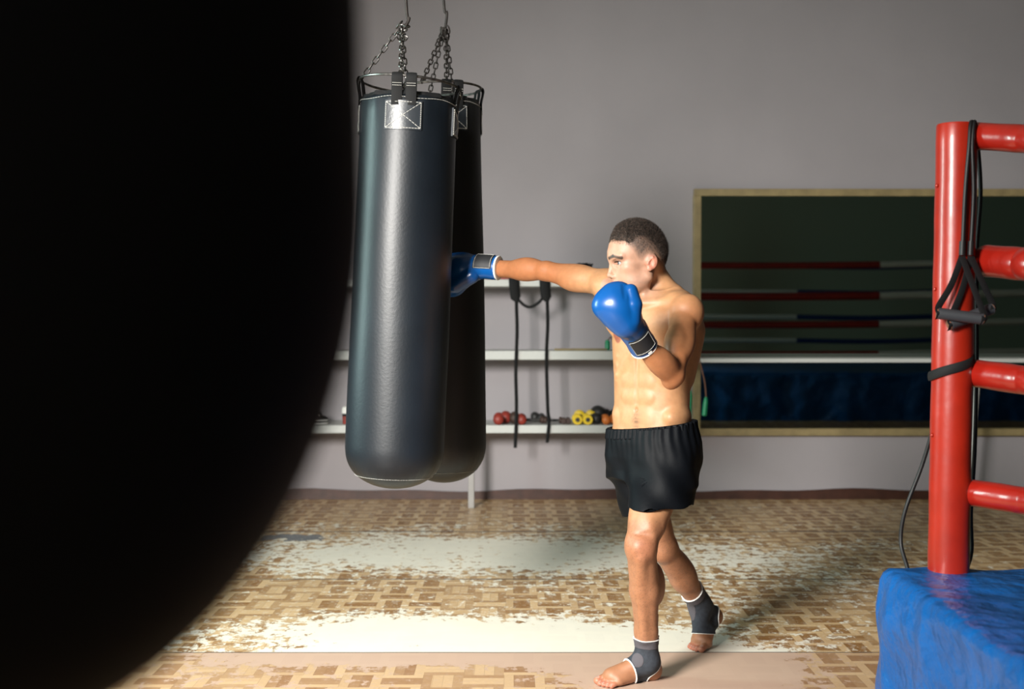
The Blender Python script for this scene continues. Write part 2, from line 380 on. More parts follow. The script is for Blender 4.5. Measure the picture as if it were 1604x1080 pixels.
def heavy_bag(top, bot, R0, R1, apex, rod, az0, label, group, rz, matk='bag', ring_tilt=0.0, seed=1, chains=(180, 95, 262)):
    """top/bot: axis points of the leather cylinder; apex: where the chains gather; rod: hook path up to the ceiling"""
    top = np.array(top); bot = np.array(bot); ax = nrm(bot-top); Lb = np.linalg.norm(bot-top)
    root = empty('punching_bag', (bot[0], bot[1], 0), label, 'punching bag', group)
    ex = nrm(np.cross(ax, V(0, 1, 0)));
    if ex[0] < 0: ex = -ex
    ey = nrm(np.cross(ex, ax));
    if ey[1] > 0: ey = -ey                      # ey looks at the camera side
    def rad(t):
        u = t/Lb
        if u > .885:
            q = (u-.885)/.115; return R1*math.sqrt(max(0, 1-min(1, q)**2.6*.998))
        return R0+(R1-R0)*min(1, u*1.6)
    prof = [(0, R0*.80), (.004, R0*.93), (.012, R0*.985), (.022, R0)]
    n = 60
    for i in range(1, n+1):
        t = .022+(Lb*.88-.022)*i/28 if i <= 28 else Lb*(.88+.12*math.sin(math.pi/2*(i-28)/(n-28))); prof.append((t, rad(t)))
    rs = np.random.RandomState(seed); ph = rs.rand(8)*6.28
    def disp(t, a):
        d = .006*math.sin(2*a+ph[0]+t*2)+.004*math.sin(3*a+ph[1]-t*5)+.003*math.sin(t*9+ph[2]+a)
        if t < .12: d += .010*math.sin(11*a+ph[3])*(1-t/.12)+.006*math.sin(23*a+ph[4])*(1-t/.12)
        if t > Lb*.86: d += .006*math.sin(34*a+ph[5])*max(0, 1-abs(t-Lb*.955)/(Lb*.04))
        return d
    MB().lathe(top, ax, prof, 96, disp).build('bag_body', M[matk], root, angle=60)
    # folded leather rim inside the top
    mb = MB(); mb.lathe(top-ax*.012, ax, [(0, R0*.55), (.001, R0*.9), (.02, R0*.95), (.024, R0*.5)], 64, lambda t, a: .05*math.sin(9*a)+.03*math.sin(17*a+1)); mb.build('top_cover', M['bagdark'], root)
    # seams: top line, bottom line
    def circ(t, rr, k0=0, k1=1, n=90, wav=0):
        return [top+ax*(t+wav*math.sin(a*6))+(ex*math.cos(a)+ey*math.sin(a))*rr for a in [2*math.pi*(k0+(k1-k0)*i/n) for i in range(n+1)]]
    stitch(circ(.018, R0*1.022, wav=.003), .008).build('seam', M['thread'], root)
    stitch(circ(Lb*.966, rad(Lb*.966)*1.012), .009, .0007).build('seam', M['thread'], root)
    # steel hoop
    hc = top-ax*.062; tl = ring_tilt; hx = nrm(ex+V(0, 0, tl)); Rr = R0*1.04
    MB().tube([hc+(hx*math.cos(a)+ey*math.sin(a))*Rr for a in np.linspace(0, 2*math.pi, 64, endpoint=False)], .0052, 8, closed=True).build('hoop', M['steel'], root)
    for k in range(4):
        a = az0+k*math.pi/2; d = ex*math.cos(a)+ey*math.sin(a); dh = hx*math.cos(a)+ey*math.sin(a); tn = nrm(np.cross(ax, d))
        hp = hc+dh*Rr
        for sgn in (-1, 1):      # the double webbing loop over the hoop
            o = tn*.027*sgn
            path = [top+ax*.05+d*R0*1.03+o, top+ax*.0+d*R0*1.03+o, hp+d*.009+ax*.01+o, hp-ax*.009+o, hp-d*.009+ax*.01+o, top+ax*.02+d*R0*.93+o]
            st = MB().tube(curve(path, 4), (.0205, .0022), 8, flat=d).build('strap', M['webbing'], root)
            stitch([top-ax*.022+d*(R0*1.035+.008)+o-tn*.018, top-ax*.022+d*(R0*1.035+.008)+o+tn*.018]).build('stitching', M['thread'], st)
            stitch([top-ax*.031+d*(R0*1.035+.009)+o-tn*.018, top-ax*.031+d*(R0*1.035+.009)+o+tn*.018]).build('stitching', M['thread'], st)
        # reinforcing patch wrapped on the leather
        W, t0, t1 = .070, .032, .142
        def sp(s, t, lift=1.035): an = s*W/R0; return top+ax*t+(d*math.cos(an)+tn*math.sin(an))*R0*lift
        vv = []; ff = []; nn = 8
        for lift in (1.0, 1.038):
            for j in range(nn+1):
                for i in range(nn+1): vv.append(sp(-1+2*i/nn, t0+(t1-t0)*j/nn, lift+(.006*math.exp(-((i-4)/3)**2) if lift > 1.01 else 0)))
        s_ = (nn+1)**2
        for j in range(nn):
            for i in range(nn):
                q = (j*(nn+1)+i, j*(nn+1)+i+1, (j+1)*(nn+1)+i+1, (j+1)*(nn+1)+i); ff.append(q); ff.append(tuple(s_+c for c in q[::-1]))
        for i in range(nn):
            for (p0, p1) in ((i, i+1), (nn*(nn+1)+i+1, nn*(nn+1)+i), ((i+1)*(nn+1), i*(nn+1)), (i*(nn+1)+nn, (i+1)*(nn+1)+nn)): ff.append((p0, p1, s_+p1, s_+p0))
        pt = MB().add(vv, ff).build('patch', M['patch'], root)
        c0, c1 = (-.93, t0+.006), (.93, t1-.006)
        def ln(a_, b_): return [sp(a_[0]+(b_[0]-a_[0])*i/12, a_[1]+(b_[1]-a_[1])*i/12, 1.048) for i in range(13)]
        mb = MB()
        for a_, b_ in (((-.93, t0+.006), (.93, t0+.006)), ((.93, t0+.006), (.93, t1-.006)), ((.93, t1-.006), (-.93, t1-.006)), ((-.93, t1-.006), (-.93, t0+.006)), ((-.93, t0+.006), (.93, t1-.006)), ((.93, t0+.006), (-.93, t1-.006))):
            s2 = stitch(ln(a_, b_), .007, .0013); mb.add(s2.v, s2.f)
        mb.build('stitching', M['thread'], pt)
    for k, dg in enumerate(chains):
        a = math.radians(dg); hp = hc+(hx*math.cos(a)+ey*math.sin(a))*Rr
        chain_mb(hp, np.array(apex)+V(.012*math.cos(a), .01*math.sin(a), 0), seed=k).build('chain', M['steel'] if matk == 'bag' else M['rust'], root)
        MB().tube([hp-(np.array(apex)-hp)*.02, hp+(np.array(apex)-hp)*.06], .0055, 6).build('hook', M['rust'], root)
    mb = MB(); ap = np.array(apex)
    for k in range(7):           # bunched links and the clip at the apex
        c = ap+V(rs.uniform(-.02, .02), rs.uniform(-.015, .015), rs.uniform(-.045, .02)); s_ = nrm(rs.randn(3)+V(0, 0, 1.2)); q = nrm(np.cross(s_, rs.randn(3)))
        mb.tube([c+s_*.020*math.cos(an)+q*.0095*math.sin(an) for an in np.linspace(0, 2*math.pi, 14, endpoint=False)], .0034, 6, closed=True)
    mb.build('clip_cluster', M['steel'] if matk == 'bag' else M['rust'], root)
    MB().tube(curve(rod, 6), .0062, 10).build('hanging_rod', M['rust'], root)
    MB().lathe(np.array(rod[-1])+V(0, 0, -.02), V(0, 0, 1), [(0, .045), (.02, .05)], 20).build('ceiling_plate', M['rust'], root)
    return root
YF = 4.8
ap = P(630, 45, YF)
heavy_bag(P(641, 158, YF), P(616, 765, YF), .188, .197, ap, [ap+V(0, 0, -.01), P(641, 28, YF), P(636, 0, YF), V(P(636, 0, YF)[0]-.02, YF, 3.3), V(P(636, 0, YF)[0]-.02, YF, H)],
          math.pi/2+.02, 'glossy black leather punching bag with a white stitched crossed patch, hit by the glove', 'black punching bags', 0, ring_tilt=-.05)
YR = 5.42; ap = P(697, 45, YR)
heavy_bag(P(690, 162, YR), P(697, 756, YR), .175, .188, ap, [ap+V(0, 0, -.01), P(700, 20, YR), P(695, 0, YR), V(P(690, 0, YR)[0], YR, 3.3), V(P(690, 0, YR)[0], YR, H)],
          -.35, 'black leather punching bag half hidden behind the glossy one, hanging beyond the blue glove', 'black punching bags', 0, 'bagdark', seed=5, chains=(78, 112, 250, 286))
# the near bag filling the left of the frame
YN = .62; k = YN/F_PX; c = P(-68, 300, YN); R = 633*k
root = empty('punching_bag', (c[0], c[1], 0), 'large dark round-bottomed punching bag very close at the left, out of focus', 'punching bag')
Hd = 860*k; prof = []
for i in range(30):
    q = i/29; zz = -Hd*math.cos(q*math.pi/2); prof.append((zz, R*math.sin(q*math.pi/2)+.0005))
for i in range(1, 20): q = i/19; prof.append((q*.75, R*(1-.30*q**1.7)))
MB().lathe(c, V(0, 0, 1), prof, 96).build('bag_body', M['bagfront'], root)
MB().lathe(c+V(0, 0, .75), V(0, 0, 1), [(0, R*.72), (.05, R*.5), (.08, R*.16), (.12, R*.12)], 48).build('bag_neck', M['bagdark'], root)
chain_mb(c+V(0, 0, .86), V(c[0], c[1], H), .05, .005).build('chain', M['steel'], root)

# ================================================================== boxing ring
YP = 3.66; PX = P(1493, 500, YP)[0]; ZT = .56
root = empty('boxing_ring_platform', (3.6, 2.0, 0), 'low boxing ring platform under a wrinkled shiny blue cover, lower right', 'ring platform')
X0, X1, Y0, Y1 = 1.135, 6.6, .0, 3.74
def noise3(p, s, seed=0):
    rs = np.random.RandomState(seed); v = 0
    for i in range(7):
        d = rs.randn(3); ph = rs.rand()*6.28; f = s*(.6+1.1*rs.rand()); v = v+np.sin((p@nrm(d))*f+ph)
    return v/7
# cover: perimeter skirt (left, far, front) + top rim roll, one skin
prof = [(.36, 0.0, 0), (.0, 0.0, 1)]
path = []
xs = np.linspace(Y0, Y1, 150)
vv = []; ff = []
# cross-section from inner top to the floor, swept around the left and far sides
def section(s):
    # s: distance around; corner rounded with radius .05
    la = Y1-Y0-.05; ar = math.pi/2*.05
    if s < la: return V(X0, Y0+s, 0), V(-1, 0, 0)
    if s < la+ar:
        a = (s-la)/.05; n_ = V(-math.cos(a), math.sin(a), 0); return V(X0+.05, Y1-.05, 0)+n_*.05, n_
    return V(X0+.05+s-la-ar, Y1, 0), V(0, 1, 0)
Ltot = Y1-Y0-.05+math.pi/2*.05+X1-X0-.05
ns = 520; prof = [(-.55, ZT-.004), (-.40, ZT-.004), (-.26, ZT-.002), (-.15, ZT), (-.08, ZT+.002), (-.04, ZT+.003), (-.015, ZT), (0, ZT-.012), (.006, ZT-.03)]+[(.006-.004*math.sin(j*.3), ZT-.03-(ZT-.03)*j/26) for j in range(1, 27)]
for i in range(ns+1):
    base, n_ = section(Ltot*i/ns)
    for j, (o, z) in enumerate(prof):
        p = base+n_*o; p[2] = z; q = p.copy(); s_ = Ltot*i/ns
        wv = noise3(V(p[0]*.9, p[1]*1.0, p[2]*.35)[None, :], 16, 3)[0]; w2 = noise3(p[None, :], 34, 4)[0]; ridge = 1-abs(noise3(V(p[0], p[1], p[2]*.5)[None, :], 9, 5)[0])*3
        if z < ZT-.02:
            am = min(1, (ZT-z)/.12); p = p+n_*(.045*wv*am+.012*w2+.03*max(0, ridge)*am-.035*am*(1-z/ZT))
        else: p[2] += .010*wv+.006*w2+.007*max(0, ridge)-(.004 if o < -.5 else 0); p = p+n_*.008*w2
        p[2] = max(p[2], .002); vv.append(p)
m_ = len(prof)
for i in range(ns):
    for j in range(m_-1): ff.append((i*m_+j, i*m_+j+1, (i+1)*m_+j+1, (i+1)*m_+j))
MB().add(vv, ff).build('cover_skirt', M['blue'], root, angle=85)
# canvas top
nx, ny = 60, 50; vv = []; ff = []
for i in range(nx+1):
    for j in range(ny+1):
        x = X0+.3+(X1-X0-.3)*i/nx; y = Y0+(Y1-.3-Y0)*j/ny; p = V(x, y, ZT-.002); p[2] += .004*noise3(p[None, :], 8, 3)[0]; vv.append(p)
for i in range(nx):
    for j in range(ny): a = i*(ny+1)+j; ff.append((a, a+1, a+ny+2, a+ny+1))
MB().add(vv, ff).build('canvas', M['blue'], root, angle=85)
MB().box((X0+.06, Y0+.02, .01), (X1-.02, Y1-.06, ZT-.04)).build('deck', M['canvas'], root, smooth=False)

def corner_post(x, y, m, label, zt, lean=0, bolts=True):
    r = empty('corner_post', (x, y, ZT), label, 'ring post', None)
    R_ = .0600
    prof = [(0, R_), (.004, R_)]+[(zt*(i/24), R_*(1+.012*math.sin(i*1.7))) for i in range(1, 24)]+[(zt-.005, R_), (zt, R_*.97), (zt+.001, R_*.8)]
    MB().lathe(V(x, y, ZT-.002), V(lean, 0, 1), prof, 48, lambda t, a: .008*math.sin(3*a+t*4)).build('post_pad', m, r)
    MB().lathe(V(x+lean*zt, y, ZT+zt-.012), V(lean, 0, 1), [(0, R_*.82), (.006, R_*.8)], 32).build('cap', M['redrubber'], r)
    if bolts:
        for z in (.42, .86, 1.17): MB().ell((x-R_-.001+lean*z, y-.012, ZT+z), (.006, .006, .006), n=10, m=6).build('bolt', m, r)
    return r
corner_post(PX-.009, YP, M['redpost'], 'red padded ring corner post with training bands hung on it', 1.357, .012)
corner_post(6.35, YP-.1, M['bluevinyl'], 'blue padded corner post at the far right of the ring', 1.357, 0, False)
corner_post(6.35, .3, M['whitevinyl'], 'white padded corner post at the near right of the ring', 1.357, 0, False)
corner_post(1.55, .3, M['whitevinyl'], 'white padded corner post at the near left of the ring', 1.357, 0, False)
# far side ropes
starts = [(1526, 213, 21, 1604, 217.5), (1545, 409, 25, 1604, 414), (1527, 585, 22, 1604, 596), (1514, 771, 21, 1604, 785)]
for i, (xa, ya, hw, xb, yb) in enumerate(starts):
    a = P(xa, ya, YP); b_ = P(xb, yb, YP-.17); d = b_-a; rr = hw*YP/F_PX
    pts = [a, a+d*.3, a+d*.7, b_, b_+d*.6+V(.03, .0, 0)]
    zr = (a[2]+b_[2])/2
    pts += [V(2.0, YP-.30, zr-.045), V(3.2, YP-.28, zr-.05), V(4.33, YP-.2, zr-.04)]
    words = ['highest', 'second from the top', 'third from the top', 'lowest']
    r = empty('ring_rope', a, 'red padded ring rope from the red post, %s of four' % words[i], 'ring rope', 'far side ring ropes')
    path = curve(pts, 8); n_ = len(path)
    path = [path[0], path[0]+(path[1]-path[0])*.04]+path[0:1]+path[1:]; path[2] = path[0]+(path[3]-path[0])*.15; n_ = len(path)
    rads = [rr*(.86 if q == 0 else .97 if q == 1 else 1+.012*math.sin(q*.35+i)) for q in range(n_)]
    MB().tube(path, rads, 24).build('red_sleeve', M['red'], r)
    path = curve([V(4.335, YP-.2, zr-.04), V(5.2, YP-.15, zr-.02), V(6.3, YP-.1, zr)], 8)
    MB().tube(path, rr*.97, 20).build('white_sleeve', M['whitevinyl'], r, 'white section of the rope')
    if i in (1, 2):
        # ring shackle between post and rope
        c0 = a+V(-.018, 0, .006 if i == 1 else 0); rs_ = .026
        MB().tube([c0+V(math.cos(t)*rs_, 0.01*math.sin(t), math.sin(t)*rs_) for t in np.linspace(0, 2*math.pi, 24, endpoint=False)], .008, 10, closed=True).build('shackle', M['rust'] if i == 1 else M['red'], r)
        MB().tube([V(PX+.056, YP, c0[2]), a+V(.01, 0, 0)], .010, 10).build('rope_end', M['rubber'], r)
    else:
        MB().tube([V(PX+.056, YP, a[2]), a+V(.01, 0, 0)], .014, 10).build('rope_end', M['rubber'], r)
for i, z in enumerate((1.87, 1.50, 1.14, .80)):
    r = empty('ring_rope', (1.6, .3, z), 'white and blue ring rope seen in the wall mirror, %s of four' % ['highest', 'second highest', 'third highest', 'lowest'][i], 'ring rope', 'near side ring ropes')
    MB().tube(curve([V(1.58, .3, z), V(3, .3, z-.01), V(4.1, .3, z-.015)], 6), .036, 16).build('white_sleeve', M['whitevinyl'], r)
    MB().tube(curve([V(4.1, .3, z-.015), V(5.2, .3, z-.03), V(6.32, .3, z)], 6), .036, 16).build('blue_sleeve', M['bluevinyl'], r, 'blue section of the rope')

# training bands hanging on the red post
def wpt(px, py, dy=-.07): return P(px, py, YP+dy)
root = empty('resistance_band', wpt(1520, 195), 'black tube training band with ridged grey handles hanging on the red post', 'training band')
for (x0, xm, hx) in ((1521, 1508, 0), (1526, 1521, 1)):
    MB().tube(curve([wpt(1528, 200, -.02), wpt(x0, 192, -.055), wpt(x0-3, 230), wpt(xm+4, 300), wpt(xm, 385)], 8), .0062, 10).build('tube', M['rubber'], root)
    MB().tube([wpt(xm, 378), wpt(xm-1, 400)], .0095, 10).build('sleeve', M['rubber'], root)
for (k0, e0, e1, dy) in (((1507, 402), (1469, 491), (1539, 500), -.085), ((1521, 402), (1488, 509), (1553, 484), -.075)):
    a, b_ = wpt(*e0, dy), wpt(*e1, dy-.02*(1 if dy < -.08 else -1)); kk = wpt(*k0, dy+.005)
    h = MB().tube([a+(b_-a)*t for t in np.linspace(0, 1, 40)], [.0165+.0012*(q % 2) for q in range(40)], 16).build('handle', M['grip'], root)
    for e in (a, b_): MB().tube([e+nrm(a-b_)*(.001 if e is a else -.001), e+nrm(a-b_)*(.004 if e is a else -.004)], .015, 12).build('end_cap', M['cordbrown'], h)
    for e in (a, b_):
        MB().tube(curve([kk, kk+(e-kk)*.5+V(.004, 0, 0), e+V(0, -.004, .018), e+V(0, -.016, 0), e+V(0, 0, -.015)], 5), (.011, .0014), 8, flat=(.3, -1, 0)).build('webbing', M['webbing'], root)
# strap wrapped on the post
R_ = .064; cpt = wpt(1490, 580, 0)
pts = [cpt+V(R_*math.cos(t), R_*math.sin(t), .030*math.cos(t)+.006*math.sin(2*t)+.012) for t in np.linspace(0, 2*math.pi, 40, endpoint=False)]
MB().tube(pts, (.0035, .014), 8, closed=True, flat=(0, 0, 1)).build('post_strap', M['webbing'], None, 'flat black strap wound around the red post at mid height', 'strap')
# black cords behind the post
MB().tube(curve([P(1530, 205, YP+.08), P(1536, 300, YP+.09), P(1530, 400, YP+.09), P(1530, 560, YP+.09), P(1527, 700, YP+.09), P(1521, 800, YP+.09), P(1522, 860, YP+.08), P(1516, 888, YP+.06)], 8), .0062, 10).build('black_cable', M['rubber'], None, 'black cord running down behind the right edge of the red post', 'cord')
MB().tube(curve([P(1530, 205, YP+.11), P(1525, 300, YP+.10), P(1524, 420, YP+.10), P(1526, 560, YP+.10)], 8), .0045, 10).build('black_cable', M['rubber'], None, 'thinner black cord close behind the red post, ending at the third rope', 'cord')
MB().tube(curve([P(1480, 600, YP+.09), P(1462, 670, YP+.10), P(1444, 730, YP+.12), P(1418, 800, YP+.13), P(1411, 850, YP+.13), P(1422, 895, YP+.08), V(P(1422, 900, YP)[0]+.01, YP+.09, .52)], 8), .0062, 10).build('black_cable', M['rubber'], None, 'black cord looping out left of the red post over the blue platform edge', 'cord')

# ================================================================== wall side: shelves, mirror
YS = 8.48
def zpx(py, Y): return P(802, py, Y)[2]
for (x1, pt_, pb, nm, lg) in ((P(950, 440, YS)[0], 438, 449, 'top white wall shelf board, level with the punching arm', 0), (1.22, 550, 564, 'middle white wall shelf board, at the height of the man\'s chest', 0), (1.15, 666.5, 679, 'lowest white wall shelf board, carrying the dumbbells', 1)):
    root = empty('wall_shelf', (-.8, YS, zpx(pb, YS)), nm, 'shelf', 'white wall shelves')
    MB().box((-4.4, YS, zpx(pb, YS)), (x1, YW-.002, zpx(pt_, YS))).build('shelf_board', M['shelf'], root, smooth=False, bevel=.003)
    if lg:
        for x in (P(738, 700, YS)[0], -3.1): MB().box((x-.022, YS+.005, 0), (x+.022, YS+.045, zpx(pb, YS))).build('leg', M['legpaint'], root, smooth=False, bevel=.004)
root = empty('mirror_ledge', (2.6, YS+.2, 0), 'thin white ledge running across the wall mirror', 'shelf')
zl = zpx(562, YS); MB().box((1.23, YS, zl-.028), (XR-.02, YW-.09, zl)).build('ledge_board', M['shelf'], root, smooth=False, bevel=.003)
MB().tube([V(P(1524, 747, YS)[0]-.03, YS+.03, 0), V(P(1536, 609, YS)[0], YS+.03, zl-.028)], .02, 12).build('leg', M['shelf'], root)
MB().tube([V(5.6, YS+.03, 0), V(5.6, YS+.03, zl-.028)], .02, 12).build('leg', M['shelf'], root)
# mirror
xa = P(1087, 400, YW-.05)[0]; xb = 5.9; zt = zpx(296, YW-.05); zb = zpx(683, YW-.05); fw = .052
root = empty('wall_mirror', ((xa+xb)/2, YW, zb), 'wide wall mirror in a pale wooden frame, reflecting the ring ropes', 'mirror')
y0, y1 = YW-.055, YW-.002
mb = MB().box((xa, y0, zb), (xb, y1, zb+fw)).box((xa, y0, zt-fw), (xb, y1, zt)).box((xa, y0, zb+fw), (xa+fw, y1, zt-fw)).box((xb-fw, y0, zb+fw), (xb, y1, zt-fw))
mb.build('mirror_frame', M['wood'], root, smooth=False, bevel=.003)
TILT = .0136; hgt = zt-zb-2*fw
MB().add([(xa+fw, YW-.02, zb+fw), (xb-fw, YW-.02, zb+fw), (xb-fw, YW-.02-hgt*TILT, zt-fw), (xa+fw, YW-.02-hgt*TILT, zt-fw)], [(0, 1, 2, 3)]).build('mirror_glass', M['mirror'], root, smooth=False)

# ---- things on the shelves
def zshelf(k): return {'top': zpx(438, YS), 'mid': zpx(550, YS), 'low': zpx(666.5, YS)}[k]
YO = YS+.10; s = YO/F_PX
def dumbbell(px, Y, rpx, m, label, round_=True, length=.20, hole=None, along='y', z0=None, group='dumbbells on the lower shelf'):
    x = P(px, 600, Y)[0]; r = rpx*Y/F_PX; z = (z0 if z0 is not None else zshelf('low'))+r
    root = empty('dumbbell', (x, Y, z-r), label, 'dumbbell', group)
    ax = V(0, 1, 0) if along == 'y' else V(1, 0, 0); c = V(x, Y, z); hl = length/2
    for sg in (-1, 1):
        cc = c+ax*sg*(hl-r*.7)
        if round_: MB().ell(cc, (r, r*.8, r) if along == 'y' else (r*.8, r, r)).build('head', m, root)
        else:
            hd = MB().lathe(cc-ax*r*.4, ax, [(0, r*.9), (.003, r), (r*.8-.003, r), (r*.8, r*.9)], 24).build('head', m, root)
            if hole: MB().lathe(cc-ax*(r*.4+.003), ax, [(0, r*.45), (.002, r*.45), (r*.8+.006, r*.45)], 20).build('end_cap', hole, hd)
    MB().tube([c-ax*(hl-r*.8), c+ax*(hl-r*.8)], r*.38, 12).build('grip', M['blackiron'], root)
    return root
dumbbell(781, YO, 8.5, M['redrubber'], 'dark red dumbbell at the left end of the lower shelf', length=.22, along='x' if 0 else 'y')
dumbbell(792, YO+.1, 8.8, M['redrubber'], 'dark red dumbbell just behind the leftmost red one')
dumbbell(806, YO+.08, 8.5, M['brownrubber'], 'brown dumbbell behind the hanging black strap')
dumbbell(817, YO, 7.8, M['redrubber'], 'red dumbbell right of the first hanging strap end')
dumbbell(835, YO+.04, 5.8, M['brownrubber'], 'small brown dumbbell lying right of the red ones', length=.17, along='x', group=None)
dumbbell(848, YO+.17, 6.6, M['blackiron'], 'black round dumbbell at the back, between the two strap tails', length=.15)
dumbbell(838, YO+.27, 6.6, M['blackiron'], 'black round dumbbell at the back, left of its twin', length=.15)
dumbbell(866, YO+.04, 5.2, M['brownrubber'], 'brown dumbbell lying under the second strap tail', length=.14, along='x', round_=False)
for i, px in enumerate((883, 890)):
    dumbbell(px, YO+.02, 4.8, M['brownrubber'], ['tiny brown dumbbell left of its twin, before the yellow ones', 'tiny brown dumbbell touching the yellow ones'][i], length=.10, round_=False)
for i, (px, dy) in enumerate(((904, 0), (920, 0), (908, .22), (926, .22))):
    dumbbell(px, YO+dy, 7.8 if dy == 0 else 8.6, M['yellow'], ['yellow dumbbell with a black end, left one in front', 'yellow dumbbell with a black end, right one in front', 'yellow dumbbell behind the left yellow one', 'yellow dumbbell behind the right yellow one'][i], round_=False, length=.16, hole=M['blackiron'])
for i, (px, dy, r) in enumerate(((934, .06, 8.0), (937, .25, 12))):
    dumbbell(px, YO+dy, r, M['blackiron'], ['small black dumbbell beside the yellow ones', 'largest black round dumbbell at the back of the lower shelf'][i], length=.17)
dumbbell(956, YO+.26, 9.5, M['blackiron'], 'black round dumbbell lying crosswise behind the orange ones', length=.116, along='x')
for i, px in enumerate((949, 963)):
    dumbbell(px, YO, 7.3, M['orange'], ['orange dumbbell right of the black one', 'orange dumbbell partly hidden by the man\'s waist'][i], length=.17)
# sneaker on the lower shelf, left
zs = zshelf('low'); c = P(497, 655, YO+.02); root = empty('sneaker', (c[0], c[1], zs), 'black sneaker with white striped sole on the lower shelf', 'shoe')
def shoe(z0, z1, w0, w1, l0, l1, cx=0):
    vv = []; ff = []; n_ = 28
    for (z, w_, l_) in ((z0, w0, l0), (z1, w1, l1)):
        for k_ in range(n_):
            a = 2*math.pi*k_/n_; vv.append((c[0]+cx+l_*math.cos(a)*.5, c[1]+w_*.5*math.sin(a)*(1+.12*math.cos(a)), z))
    ff = [(k_, (k_+1) % n_, n_+(k_+1) % n_, n_+k_) for k_ in range(n_)]+[tuple(range(n_)), tuple(range(n_, 2*n_))]
    return vv, ff
mb = MB(); mb.add(*shoe(zs+.001, zs+.014, .09, .095, .145, .15)); mb.build('sole', M['white'], root)
MB().add(*shoe(zs+.014, zs+.024, .096, .096, .151, .151)).build('sole_stripe', M['rubber'], root)
MB().add(*shoe(zs+.024, zs+.034, .095, .093, .15, .148)).build('midsole', M['white'], root)
MB().ell((c[0]-.0, c[1], zs+.034), (.074, .045, .032)).ell((c[0]-.01, c[1], zs+.065), (.04, .034, .030)).build('upper', M['rubber'], root)
MB().tube([V(c[0]-.03+.012*i, c[1]-.04+.01*(i % 2), zs+.085-.006*i) for i in range(5)], .004, 6).build('laces', M['white'], root)
# pot beside it
c = P(541, 645, YO); root = empty('cup', (c[0], c[1], zs), 'small red cup with a white lid, peeping out left of the glossy bag', 'cup')
MB().lathe(V(c[0], c[1], zs), V(0, 0, 1), [(0, .016), (.002, .019), (.055, .022)], 24).build('cup_body', M['redrubber'], root)
MB().lathe(V(c[0], c[1], zs+.055), V(0, 0, 1), [(0, .022), (.02, .024)], 24).build('band', M['rubber'], root)
MB().lathe(V(c[0], c[1], zs+.075), V(0, 0, 1), [(0, .026), (.02, .028), (.045, .022), (.052, .008)], 24).build('lid', M['white'], root)
# hanging straps on the top shelf
ys = YS-.02
def q(px, py, dy=0): return P(px, py, ys+dy)
root = empty('hanging_straps', q(830, 440), 'pair of black looped straps hanging off the top shelf, joined by a slack band', 'strap')
for (xt, xm, pts) in ((808, 809, [(809, 478), (810, 520), (808, 580), (809, 640), (807, 702)]), (856, 856, [(857, 468), (858, 510), (856, 560), (858, 640), (860, 660), (857, 694)])):
    path = [P(xt-2, 436, YS+.16), P(xt-2, 436, YS+.02), q(xt-3, 440), q(xt-1, 462), q(xm+1, 472)]
    MB().tube(curve(path, 5), [(.037 if i < 18 else .028-.005*(i-18), .012) for i in range(21)], 10, flat=(.1, -1, .1)).build('loop', M['webbing'], root)
    MB().tube(curve([q(xm+1, 466)]+[q(*p_) for p_ in pts], 6), (.013, .003), 8, flat=(.35, -1, 0)).build('tail', M['webbing'], root)
MB().tube(curve([q(812, 470), q(822, 479), q(832, 481), q(844, 474), q(854, 462)], 6), (.011, .003), 8, flat=(0, -1, .3)).build('cross_band', M['webbing'], root)
# crumpled black wrap + red roll on top shelf
mb = MB(); zt_ = zshelf('top'); c = P(908, 430, YO)
for i in range(9):
    a = i*2.4; mb.tube(curve([V(c[0]-.06+.016*i, c[1]+.05*math.sin(a), zt_+.012), V(c[0]-.03+.012*i, c[1]+.03*math.cos(a), zt_+.085+.02*math.sin(a)), V(c[0]+.0+.01*i, c[1]-.02, zt_+.095), V(c[0]+.04-.008*i, c[1]-.05*math.sin(a), zt_+.012)], 5), (.016, .004), 8)
mb.tube(curve([V(c[0], c[1], zt_+.06), V(c[0]+.03, c[1], zt_+.09), V(c[0]+.075, c[1], zt_+.115)], 5), (.012, .005), 8)
mb.build('hand_wrap', M['rubber'], None, 'crumpled black hand wrap lying on the top shelf above the punching arm', 'hand wrap')
c = P(782, 436, YO); MB().box((c[0]-.09, YO-.05, zt_), (c[0]+.09, YO+.1, zt_+.022)).build('exercise_book', M['redrubber'], None, 'flat dark red pad on the top shelf under the punching glove cuff', 'pad', bevel=.006)
